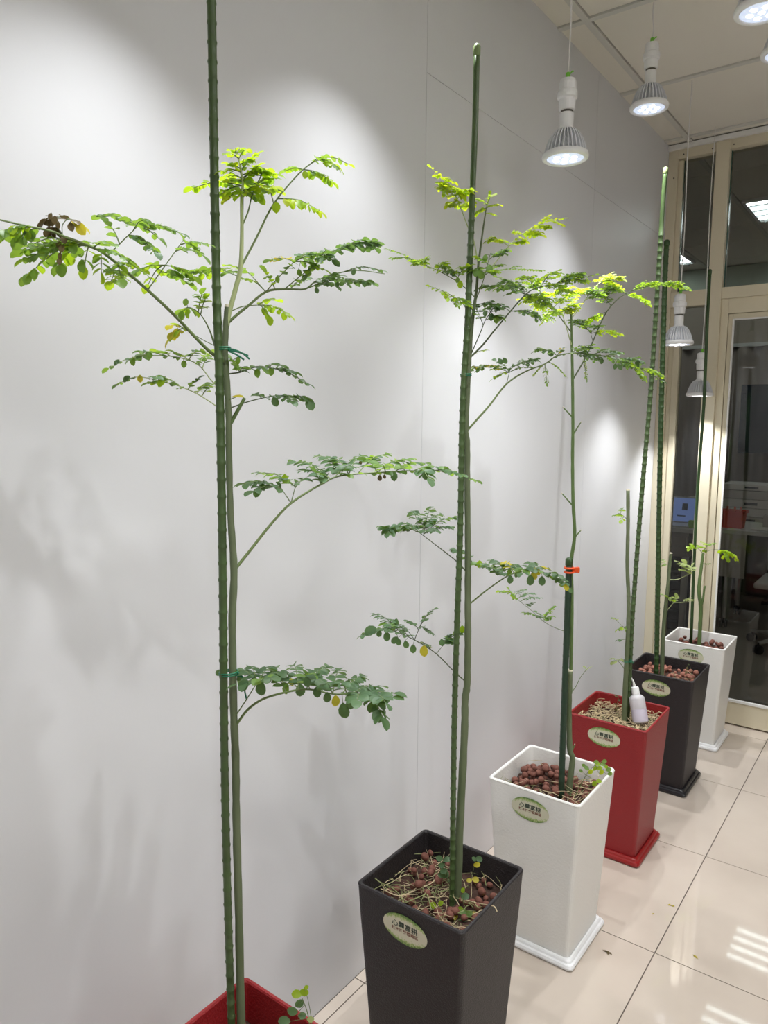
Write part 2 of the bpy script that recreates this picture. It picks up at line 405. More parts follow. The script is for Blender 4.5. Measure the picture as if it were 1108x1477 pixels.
# laptop
lt = empty('laptop', (-.34, 5.66, .775)); tag(lt, 'open silver laptop with a pale blue screen on the desk', 'laptop')
MB().box(-.47, -.21, 5.55, 5.74, .775, .790).build('keyboard_deck', M_STEEL, lt, off=lt.location)
sx = MB().box(-.47, -.21, 0, .010, 0, .20).build('lid', M_STEEL, lt, loc=(.34 - .34, .08, .012)); sx.rotation_euler = (-.22, 0, 0)
for v in sx.data.vertices: v.co.x += .34
M_SCR = mat('screen_blue', (112, 138, 200), 0.3, emit=0.30)
scn = MB().box(-.12, .12, -.002, 0, .012, .190).build('screen', M_SCR, sx)
MB().box(.03, .07, -.003, -.002, .10, .15).build('screen_picture', mat('screen_dark', (70, 84, 104), .3), scn)
MB().box(.00, .06, -.003, -.002, .05, .06).build('screen_text_line', MATS['screen_dark'], scn)
tag(MB().box(-.215, -.165, 5.585, 5.63, .775, .83).build('sticky_note_block', mat('lime_paper', (150, 190, 80), .7)), 'lime green note block beside the laptop', 'note block')
# stacks of flat cartons behind
tb2 = empty('shelf_table', (.1, 6.72, 0)); tag(tb2, 'long grey table behind the desks carrying stacks of flat cartons', 'table')
MB().box(-1.3, 1.4, 6.5, 6.95, .70, .73).build('table_top', M_DESK, tb2, off=tb2.location)
for x in (-1.25, -.1, 1.35):
    for y in (6.54, 6.91): MB().box(x - .02, x + .02, y - .02, y + .02, 0, .71).build('leg', M_STEEL, tb2, off=tb2.location)
rng = random.Random(3)
def stack(x, n, w, d, h, y, lab):
    z = .73
    for k in range(n):
        dx = rng.uniform(-.03, .03); hh = h * rng.uniform(.8, 1.2)
        c = empty('flat_carton', (x + dx, y, z)); tag(c, lab, 'carton', lab)
        bevel(MB().box(-w / 2, w / 2, -d / 2, d / 2, 0, hh - .004).build('carton_body', rng.choice([M_CARD, M_CARD, M_CARD2]), c), .003)
        if k % 2 == 0: MB().box(-.05, .05, -d / 2 - .002, -d / 2, hh * .3, hh * .6).build('hand_hole', M_DARK, c)
        z += hh
stack(-.37, 3, .24, .30, .06, 6.68, 'flat pale carton in the short stack behind the laptop')
stack(.03, 5, .46, .36, .062, 6.70, 'flat pale carton in the tall stack behind the red basket')
stack(.52, 4, .44, .36, .06, 6.70, 'flat pale carton in the stack farthest from the laptop')
stack(-.80, 3, .34, .3, .06, 6.68, 'flat pale carton in the stack left behind the laptop lid')
# red basket
rb = empty('red_basket', (.01, 6.0, .755)); tag(rb, 'red plastic basket standing on the white folding table', 'basket')
M_RED = mat('basket_red', (214, 74, 60), .45)
b = MB(); o_ = [(-.105, -.07, 0), (.075, -.07, 0), (.075, .07, 0), (-.105, .07, 0)]
b.rings([[(x * s_, y * s_, z) for x, y, z0 in o_] for s_, z in ((.85, 0), (1, .125), (.95, .125), (.80, .006))])
b.build('basket_body', M_RED, rb)
b = MB()
for q in ((-.112, .082, -.078, -.068), (-.112, .082, .068, .078), (-.112, -.1, -.078, .078), (.072, .082, -.078, .078)): b.box(*q, .11, .13)
b.build('basket_rim', M_RED, rb)
for k, xx in enumerate((-.05, .0, .04)): tag(MB().lathe([(.018, 0), (.018, .10), (.008, .12), (.008, .15)], 10).build('small_tub', mat('tub_pink', (226, 120, 96), .5), loc=(.01 + xx, 6.0, .762)), 'orange pink tube standing in the red basket', 'tube', 'tubes in the red basket')
# papers on the table
for k, (x, y, w_, h_) in enumerate(((.22, 5.96, .15, .012), (.42, 6.0, .10, .05), (.28, 6.22, .2, .09))):
    o = bevel(MB().box(x - w_ / 2, x + w_ / 2, y - .06, y + .06, .755, .755 + h_).build(('paper_pile', 'tape_box', 'carton')[k], (M_CARD, M_DESKP, M_CARD2)[k]), .003)
    tag(o, ('thin pile of papers beside the red basket', 'small grey box on the white folding table', 'low grey carton behind the pile of papers')[k], ('papers', 'box', 'carton')[k])
# white chair behind table edge
ch = empty('office_chair', (.50, 5.55, 0)); tag(ch, 'white shell office chair with casters beside the folding table', 'chair')
bevel(MB().box(-.22, .22, -.22, .22, .44, .48).build('seat', M_STEEL, ch), .015, 3)
bk = bevel(MB().box(-.21, .21, .19, .22, .50, .86).build('backrest', M_STEEL, ch), .012, 3)
MB().tube([(0, 0, .10), (0, 0, .45)], .025, 12).build('column', M_DARK, ch, smooth=True)
for k in range(5):
    a = 2 * math.pi * k / 5 + .3; ex, ey = .27 * math.cos(a), .27 * math.sin(a)
    lg = MB().tube([(0, 0, .11), (ex, ey, .075)], [.02, .012], 8).build('leg', M_STEEL, ch, smooth=True)
    c = MB(); tx, ty = -math.sin(a), math.cos(a)
    for s_ in (-1, 1): c.tube([(ex + tx * s_ * .006, ey + ty * s_ * .006, .03), (ex + tx * s_ * .022, ey + ty * s_ * .022, .03)], .03, 12)
    c.tube([(ex, ey, .03), (ex, ey, .08)], .007, 6)
    c.build('caster', M_DARK, lg)
# dark display panel on a stand
tv = empty('display_screen', (.30, 6.965, 0)); tag(tv, 'large dark display panel standing before the curtain', 'screen')
bevel(MB().box(-.48, .62, -.035, -.005, 1.285, 1.865).build('panel', mat('screen_black', (26, 34, 44), .25), tv), .006)
MB().box(.05, .10, -.01, .02, .03, 1.4).build('stand_post', M_DARK, tv); MB().box(-.2, .35, -.10, .05, 0, .03).build('stand_foot', M_DARK, tv)
# curtain
cu = MB(); n = 260; top = []; bot = []
for k in range(n + 1):
    x = OX0 + .05 + (RX - OX0 - .1) * k / n; y = OY - .06 + .028 * math.sin(k * .95) + .01 * math.sin(k * .37)
    bot.append((x, y, .03)); top.append((x, y, 2.20))
cu.v = [Vector(p) for p in bot + top]
for k in range(n): cu.add((k, k + 1, n + 2 + k, n + 1 + k))
cu_o = cu.build('curtain', M_CURT, smooth=True); md = cu_o.modifiers.new('solid', 'SOLIDIFY'); md.thickness = .003
tag(cu_o, 'long grey brown pleated curtain along the far wall', 'curtain')
MB().box(OX0 + .05, RX - .05, OY - .07, OY - .001, 2.20, 2.23).build('curtain_rail', M_STEEL, cu_o)

# ================================================================== hanging grow lamps
def lamp_meshes():
    r = {}
    b = MB().lathe([(.013, .208), (.020, .205), (.0225, .196), (.0225, .178), (.0265, .174), (.0275, .166), (.0265, .158), (.0215, .155), (.0225, .150), (.0215, .128), (.019, .126)], 20); r['socket'] = b.mesh('socket', M_LAMPW, smooth=False)
    r['screw_thread'] = MB().lathe([(.016, .116), (.0165, .120), (.016, .124), (.0165, .128)], 16).mesh('screw_thread', M_LAMPDK)
    b = MB().lathe([(.018, .120), (.0185, .118), (.018, .085), (.020, .080), (.026, .074)], 20); r['bulb_neck'] = b.mesh('bulb_neck', M_LAMPW, smooth=True)
    prof = [(.025, .075), (.034, .066), (.043, .050), (.049, .034), (.054, .016)]
    r['bulb_body'] = MB().lathe([(rr - .008, z) for rr, z in prof], 28).mesh('bulb_body', M_LAMPG, smooth=True)
    b = MB(); nf = 30; d = .0014
    for k in range(nf):
        a = 2 * math.pi * k / nf; c, s = math.cos(a), math.sin(a); tx, ty = -s, c
        rs = []
        for (rr, z) in prof:
            o, i = rr + .0045, rr - .009
            rs.append([(i * c - tx * d, i * s - ty * d, z), (o * c - tx * d, o * s - ty * d, z), (o * c + tx * d, o * s + ty * d, z), (i * c + tx * d, i * s + ty * d, z)])
        b.rings(rs)
    r['heat_sink_fins'] = b.mesh('heat_sink_fins', M_LAMPG)
    r['rim'] = MB().lathe([(.053, .018), (.060, .016), (.0625, .010), (.0615, .003), (.057, .0), (.0505, .001), (.0495, .004), (.050, .014)], 32).mesh('rim', M_LAMPW, smooth=True)
    b = MB().lathe([(.050, .0045), (.035, .0025), (.018, .0018), (.002, .0015)], 32); r['lens'] = b.mesh('lens', M_LENS, smooth=True)
    b = MB()
    for k in range(7):
        a = 2 * math.pi * k / 6; rr = 0 if k == 6 else .026
        b.lathe([(.009, .0022), (.007, .0), (.002, -.0008)], 12, (rr * math.cos(a), rr * math.sin(a), 0))
    r['led_dots'] = b.mesh('led_dots', M_LENSC, smooth=True)
    b = MB().lathe([(.006, .207), (.0062, .222), (.004, .224)], 10); b.tube([(.004, 0, .218), (.012, .002, .226), (.014, .004, .224)], .0018, 5)
    r['green_grommet'] = b.mesh('green_grommet', M_GREEN)
    return r
LM = lamp_meshes()
def lamp(x, y, z, label, tilt=0.0, rot=0.0, off=False):
    sfx = '_offscreen' if off else ''     # lamps of the two rows that hang above the frame
    t = empty('grow_lamp' + sfx, (x, y, z)); tag(t, label, 'lamp', 'hanging grow lamps'); t.rotation_euler = (tilt, 0, rot)
    for k, me in LM.items():
        if k == 'led_dots': continue
        o = inst(k + (sfx if k == 'lens' else ''), me, t)
        if k == 'lens': inst('led_dots' + sfx, LM['led_dots'], o)
    h = CEIL - z
    cb = MB().tube(smooth_pts([(0, 0, .215), (.002, .001, .215 + (h - .215) * .33), (-.002, -.001, .215 + (h - .215) * .66), (0, 0, h)], 5), .0022, 6).build('cord', M_CORD, t)
    ld = bpy.data.lights.new('grow_beam' + sfx, 'SPOT'); ld.energy = GROW_W; ld.color = GROW_COL; ld.spot_size = math.radians(102); ld.spot_blend = 1.0; ld.shadow_soft_size = .010
    lo = bpy.data.objects.new('grow_beam' + sfx, ld); COL.objects.link(lo); lo.parent = t; lo.location = (0, 0, -.012)
    return t
lamp(.30, .74, 2.46, 'white hanging grow lamp above the red planter with the tallest ringed stake', off=True)
lamp(.30, 1.36, 2.56, 'white hanging grow lamp above the black planter with yellow fallen leaves', off=True)
lamp(.302, 1.978, 2.236, 'white hanging grow lamp above the white planter of brown clay pebbles')
lamp(.323, 2.594, 2.56, 'white hanging grow lamp close to the ceiling above the red planter with the bottle', rot=.2)
lamp(.28, 3.241, 1.852, 'white hanging grow lamp above the black planter near the glass')
lamp(.243, 3.80, 1.66, 'lowest white hanging grow lamp, in front of the cream post')
lamp(.78, 1.03, 2.40, 'white hanging grow lamp of the second row, opposite the black planter with fallen leaves', off=True)
lamp(.75, .38, 2.32, 'white hanging grow lamp of the second row, opposite the near red planter', off=True)
lamp(.755, 2.06, 2.505, 'white hanging grow lamp of the second row, opposite the white pebble planter')
lamp(.715, 2.60, 2.625, 'white hanging grow lamp of the second row, opposite the red planter with the bottle')

# ================================================================== planters
def rsq(h, r, z, n=4, cx=0, cy=0):
    pts = []
    for q, (sx, sy) in enumerate(((1, 1), (-1, 1), (-1, -1), (1, -1))):
        for k in range(n + 1):
            a = math.pi / 2 * (q + k / n)
            pts.append((cx + sx * (h - r) + r * math.cos(a), cy + sy * (h - r) + r * math.sin(a), z))
    return pts
HT, HB = .140, .112; ZB = .0175; ZT = .500; SOILZ = .425; SOILS = [.430, .436, .440, .447, .450, .442]
def half(z): return HB + (HT - HB) * (z - ZB) / (ZT - ZB)
b = MB()
pr = [(HB - .004, .012, ZB), (HB, .012, ZB + .004)] + [(half(z), .013, z) for z in (.15, .30, .42)] + [(half(ZT) - .001, .013, ZT - .006), (HT, .013, ZT - .003), (HT - .002, .012, ZT), (HT - .007, .011, ZT), (HT - .009, .010, ZT - .003), (half(.40) - .009, .010, .40), (half(.395) - .03, .01, .395)]
b.rings([rsq(h, r, z) for h, r, z in pr])
POT_ME = {c: b.mesh('planter_body', POT[c], smooth=False) for c in POT}
b = MB(); SH = .1325
b.rings([rsq(h, .014, z) for h, z in ((SH - .006, 0), (SH - .001, .004), (SH, .010), (SH - .003, .016), (SH - .008, .0185), (SH - .010, .0235), (SH - .013, .027), (SH - .018, .027), (SH - .020, .024), (SH - .021, .021), (.09, .021))])
SAU_ME = {c: b.mesh('saucer', SAUC[c], smooth=False) for c in SAUC}
def soil_mesh():
    b = MB(); n = 14; h = half(SOILZ) - .010
    rg = random.Random(5)
    for j in range(n + 1):
        for i in range(n + 1):
            b.v.append(Vector((-h + 2 * h * i / n, -h + 2 * h * j / n, rg.uniform(-.006, .006))))
    for j in range(n):
        for i in range(n):
            k = j * (n + 1) + i; b.add((k, k + 1, k + n + 2, k + n + 1))
    k0 = len(b.v); b.box(-h, h, -h, h, -.024, -.008)
    return b.mesh('soil', M_SOIL)
SOIL_ME = soil_mesh()

# sticker: oval with green border, leaf marks and two lines of writing (code squares left out)
def sticker_mat():
    mt = bpy.data.materials.new('sticker_print'); mt.use_nodes = True; nt = mt.node_tree; b = nt.nodes['Principled BSDF']; b.inputs['Roughness'].default_value = .35
    tc = nt.nodes.new('ShaderNodeTexCoord'); sp = nt.nodes.new('ShaderNodeSeparateXYZ'); nt.links.new(tc.outputs['Object'], sp.inputs[0])
    def mth(op, a, b_=None, c=None):
        n = nt.nodes.new('ShaderNodeMath'); n.operation = op
        for k, v in enumerate((a, b_, c)):
            if v is None: continue
            if isinstance(v, (int, float)): n.inputs[k].default_value = v
            else: nt.links.new(v, n.inputs[k])
        return n.outputs[0]
    x = mth('DIVIDE', sp.outputs[0], .057); z = mth('DIVIDE', sp.outputs[2], .0335)
    nz = nt.nodes.new('ShaderNodeTexNoise'); nz.inputs['Scale'].default_value = 190; nz.inputs['Detail'].default_value = 3; nt.links.new(tc.outputs['Object'], nz.inputs['Vector'])
    nn = mth('MULTIPLY', mth('SUBTRACT', nz.outputs['Fac'], .5), .7)
    az = mth('ABSOLUTE', z)
    # green grows towards upper and lower arcs
    x2 = mth('MULTIPLY', x, x)
    band = mth('ADD', mth('SUBTRACT', az, mth('SUBTRACT', .72, mth('MULTIPLY', x2, .40))), nn)
    f = mth('MULTIPLY', mth('MULTIPLY_ADD', band, 3.0, .2), 1.0)
    rp = nt.nodes.new('ShaderNodeValToRGB'); e = rp.color_ramp.elements
    e[0].position = 0.0; e[0].color = lin((214, 212, 188)); e[1].position = 1.0; e[1].color = lin((96, 132, 62))
    e2 = rp.color_ramp.elements.new(.45); e2.color = lin((170, 190, 120))
    nt.links.new(f, rp.inputs[0]); nt.links.new(rp.outputs[0], b.inputs['Base Color'])
    return mt
M_STICK = sticker_mat()
b = MB(); n = 40
b.rings([[(.0575 * s_ * math.cos(2 * math.pi * k / n), y, .0345 * s_ * math.sin(2 * math.pi * k / n)) for k in range(n)] for s_, y in ((1, 0), (1, -.0006))])
STICK_ME = b.mesh('sticker', M_STICK)
def text_mesh(body, size, sx, m_):
    cu = bpy.data.curves.new('lettering', 'FONT'); cu.body = body; cu.size = size; cu.align_x = 'CENTER'; cu.align_y = 'CENTER'; cu.offset = size * .018; cu.space_character = 1.02; cu.resolution_u = 2
    o = bpy.data.objects.new('lettering', cu); COL.objects.link(o)
    dg = bpy.context.evaluated_depsgraph_get(); me = bpy.data.meshes.new_from_object(o.evaluated_get(dg))
    bpy.data.objects.remove(o)
    for v in me.vertices: v.co.x *= sx
    me.materials.clear(); me.materials.append(m_)
    return me
T1 = text_mesh('心靈富耕', .0165, 1.0, mat('print_dark_green', (44, 62, 50), .5))
T2 = text_mesh('辣木植栽體驗區', .0098, 1.0, mat('print_brown', (122, 74, 56), .5))
FT = math.atan((HT - HB) / (ZT - ZB))

POTS = [('red', .355, .716), ('black', .345, 1.336), ('white', .342, 1.955), ('red', .335, 2.555), ('black', .335, 3.158), ('white', .338, 3.690)]
PLAB = ['red square tapered planter holding the tallest ringed stake', 'black square tapered planter with straw and yellow leaves inside', 'white square tapered planter of brown clay pebbles with the dark stake',
        'red square tapered planter with the squeeze bottle inside', 'black square tapered planter between the red and white planters', 'white square tapered planter in front of the glass door']
SLAB = ['red square saucer under the planter with the tallest stake', 'black square saucer under the planter with yellow leaves', 'white square saucer under the pebble filled planter', 'red square saucer under the planter with the bottle', 'black square saucer under the planter between red and white ones', 'white square saucer beside the glass door']
for k, (c, x, y) in enumerate(POTS):
    p = empty('planter', (x, y, .02)); tag(p, PLAB[k], 'planter', 'tapered square planters along the wall')
    L_ = p.location
    inst('planter_body', POT_ME[c], p, (0, 0, -.02))
    s = inst('sticker', STICK_ME, p, (-.006, -half(.442 - .02 + .02) - .0006, .442 - .02)); s.rotation_euler = (FT, 0, 0)
    s['label'] = 'oval green and cream sticker with Chinese lettering'
    for me, dz, nm in ((T1, .0075, 'lettering'), (T2, -.0055, 'lettering')):
        t = inst(nm, me, s, (0, -.0008, dz)); t.rotation_euler = (math.pi / 2, 0, 0)
    sa = inst('planter_saucer', SAU_ME[c], None, (x, y, 0)); tag(sa, SLAB[k], 'saucer', 'square saucers under the planters')
    so = inst('potting_soil', SOIL_ME, None, (x, y, SOILS[k])); tag(so, 'dark soil inside the ' + PLAB[k].replace(' square tapered', ''), 'soil', None, 'stuff')

# ---- clay pebbles
def pebble_mesh(seed, m_):
    bm = bmesh.new(); bmesh.ops.create_icosphere(bm, subdivisions=2, radius=1.0); rg = random.Random(seed)
    ax = [Vector((rg.uniform(-1, 1), rg.uniform(-1, 1), rg.uniform(-1, 1))).normalized() for _ in range(3)]
    for v in bm.verts:
        s_ = 1 + sum(.09 * math.sin(2.2 * v.co.dot(a) + q) for q, a in enumerate(ax)); v.co *= s_
    me = bpy.data.meshes.new('clay_pebble'); bm.to_mesh(me); bm.free(); me.materials.append(m_)
    me.polygons.foreach_set('use_smooth', [True] * len(me.polygons)); return me
PEB = [pebble_mesh(i, M_PEB) for i in range(4)]; PEBP = [pebble_mesh(i + 9, M_PEB2) for i in range(3)]
def pebbles(k, n, rad, zone, label, pale=False, seed=0, top=.03):
    """zone(u,v)->pile height in m or None; u,v in -1..1 across the planter"""
    c, x, y = POTS[k]; rg = random.Random(seed); H = half(SOILZ) - .012; placed = []; SZ = SOILS[k]
    tries = 0
    while len(placed) < n and tries < 9000:
        tries += 1
        r = rad * rg.uniform(.72, 1.2); u, v = rg.uniform(-1, 1), rg.uniform(-1, 1)
        h = zone(u, v)
        if h is None: continue
        px, py = u * (H - r), v * (H - r); z = SZ + r * .5 + rg.uniform(0, 1) * h
        ok = True
        for (a, b_, cz, rr) in placed:
            if (a - px) ** 2 + (b_ - py) ** 2 + (cz - z) ** 2 < (.80 * (r + rr)) ** 2: ok = False; break
        if not ok: continue
        placed.append((px, py, z, r))
        o = inst('clay_pebble', rg.choice(PEBP if pale else PEB), None, (x + px, y + py, z))
        o.scale = (r, r * rg.uniform(.85, 1), r * rg.uniform(.8, .95)); o.rotation_euler = (rg.uniform(0, 6), rg.uniform(0, 6), rg.uniform(0, 6))
        tag(o, label, 'pebble', label)
pebbles(1, 75, .0088, lambda u, v: (.028 if (u < -.05 and v > -.2) else (.012 if u > .25 and v > -.5 else (.004 if v < -.2 else None))), 'reddish brown clay pebble among straw in the black planter', seed=1)
pebbles(2, 120, .0100, lambda u, v: (.036 * max(0, 1 - ((u + .25) ** 2 + (v - .25) ** 2)) if u < .35 else .006), 'reddish brown clay pebble heaped in the white planter', seed=2)
pebbles(4, 80, .0095, lambda u, v: .014, 'pale brown clay pebble in the black planter near the glass', True, seed=3)
pebbles(5, 60, .0100, lambda u, v: .018, 'reddish clay pebble in the white planter before the glass door', seed=4)
pebbles(0, 26, .0095, lambda u, v: .014 if v > -.3 else None, 'brown clay pebble in the red planter with the tallest stake', seed=5)

# ---- straw and dry stalks
def straw(k, n, l0, l1, rad, zone, label, seed=0, mats=(M_STRAW, M_STRAW2), zt=.03, green=.2):
    c, x, y = POTS[k]; rg = random.Random(seed); H = half(SOILZ) - .010; b = MB(); done = 0; SZ = SOILS[k]
    while done < n:
        u, v = rg.uniform(-1, 1), rg.uniform(-1, 1); w_ = zone(u, v)
        if rg.random() > w_: continue
        done += 1; b.cur = 1 if rg.random() < green else 0
        l = rg.uniform(l0, l1); a = rg.uniform(0, math.pi); dz = rg.uniform(-.35, .35)
        cx, cy, cz = u * H, v * H, SZ + rg.uniform(.004, zt)
        pts = []
        for s_ in (-.5, -.17, .17, .5):
            px = max(-H, min(H, cx + math.cos(a) * l * s_ + rg.uniform(-.003, .003))); py_2 = max(-H, min(H, cy + math.sin(a) * l * s_ + rg.uniform(-.003, .003)))
            pts.append((x + px, y + py_2, max(SZ + .002, cz + dz * l * s_ + rg.uniform(-.003, .003))))
        r = rad * rg.uniform(.6, 1.3); b.tube(pts, [r, r, r * .9, r * .6], 4)
    o = b.build('dry_straw', list(mats)); tag(o, label, 'straw', None, 'stuff')
straw(1, 230, .015, .08, .0007, lambda u, v: 1.0 if (u + v < .5) else .35, 'tangle of dry pale straw in the black planter', 11, zt=.03, green=.5)
straw(2, 120, .02, .08, .0009, lambda u, v: (1.0 if (u > .25 or v < -.4) else .08), 'dry straw scattered over pebbles in the white planter', 12, zt=.034, green=.45)
straw(3, 520, .02, .055, .0014, lambda u, v: 1.0, 'thick layer of dry pale straw in the red planter', 13, zt=.030, green=.05)
straw(0, 60, .02, .07, .0012, lambda u, v: 1.0, 'dry straw in the red planter with the tallest stake', 14, zt=.02)
straw(4, 14, .02, .06, .0009, lambda u, v: 1.0 if u > .2 else .2, 'few dry stalks in the black planter near the glass', 15, zt=.03)

# ================================================================== stakes
def stake(pts, dia, mat_, label, ring=.024, ringh=1.17, smooth_to=None, cap=True, capmat=None, n=10):
    """pts: (px,py,D) from top to bottom"""
    P = smooth_pts([at(*p) for p in pts], 6); base = P[-1].copy()
    # resample by arc length
    S = [0]
    for a, b_ in zip(P, P[1:]): S.append(S[-1] + (b_ - a).length)
    tot = S[-1]
    def pos(s):
        for i in range(len(S) - 1):
            if S[i + 1] >= s: return P[i].lerp(P[i + 1], (s - S[i]) / max(1e-9, S[i + 1] - S[i]))
        return P[-1]
    r = dia / 2; cen = []; rad = []
    def put(s, rr):
        if 0 <= s <= tot: cen.append(pos(s)); rad.append(rr)
    s = 0.0; put(0, r)
    if smooth_to:
        L = smooth_to; k = 8
        for i in range(1, k): put(L * i / k, r)
        s = L
    while s + ring < tot:
        q = s + ring
        put(q - .0035, r); put(q - .0012, r * ringh); put(q + .0012, r * ringh); put(q + .0035, r); s = q
    put(tot, r)
    t = empty('plant_stake', base); tag(t, label, 'stake', 'green plant stakes')
    b = MB(); b.tube(cen, rad, n); b.build('stake_rod', mat_, t, off=base, smooth=True)
    if cap:
        d = (P[0] - P[1]).normalized()
        c = MB(); c.tube([P[0] - d * .012, P[0] - d * .010, P[0] + d * .006, P[0] + d * .010, P[0] + d * .012], [r * 1.0, r * 1.18, r * 1.18, r * .8, r * .3], n)
        c.build('stake_cap', capmat or mat_, t, off=base, smooth=True)
    return t

# ================================================================== plants
def leaf_shape(wid, kind):
    b = MB()
    xs_ = [0, .12, .35, .62, .86, 1.0]
    ws = {'r': [0.06, .55, .95, 1.0, .66, 0.0], 'o': [.05, .42, .85, 1.0, .72, 0.0]}[kind]
    mid = []
    for t, w in zip(xs_, ws):
        mid.append((t, w))
    b.v = []
    for t, w in mid[:-1]:
        h = .05 * math.sin(math.pi * t)
        b.v += [Vector((-w * wid / 2, t, h + .10 * wid * w)), Vector((0, t, h)), Vector((w * wid / 2, t, h + .10 * wid * w))]
    b.v.append(Vector((0, 1.0, -.03)))
    for k in range(4):
        a = k * 3; b.add((a, a + 1, a + 4, a + 3)); b.add((a + 1, a + 2, a + 5, a + 4))
    b.add((12, 13, 15)); b.add((13, 14, 15))
    return b
LSH = {'r': leaf_shape(.72, 'r'), 'o': leaf_shape(.50, 'o')}
LEAF_ME = {(k, t): LSH[k].mesh('leaflet', LEAF[t], smooth=True) for k in LSH for t in LEAF}
TONES = list(LEAF.keys())

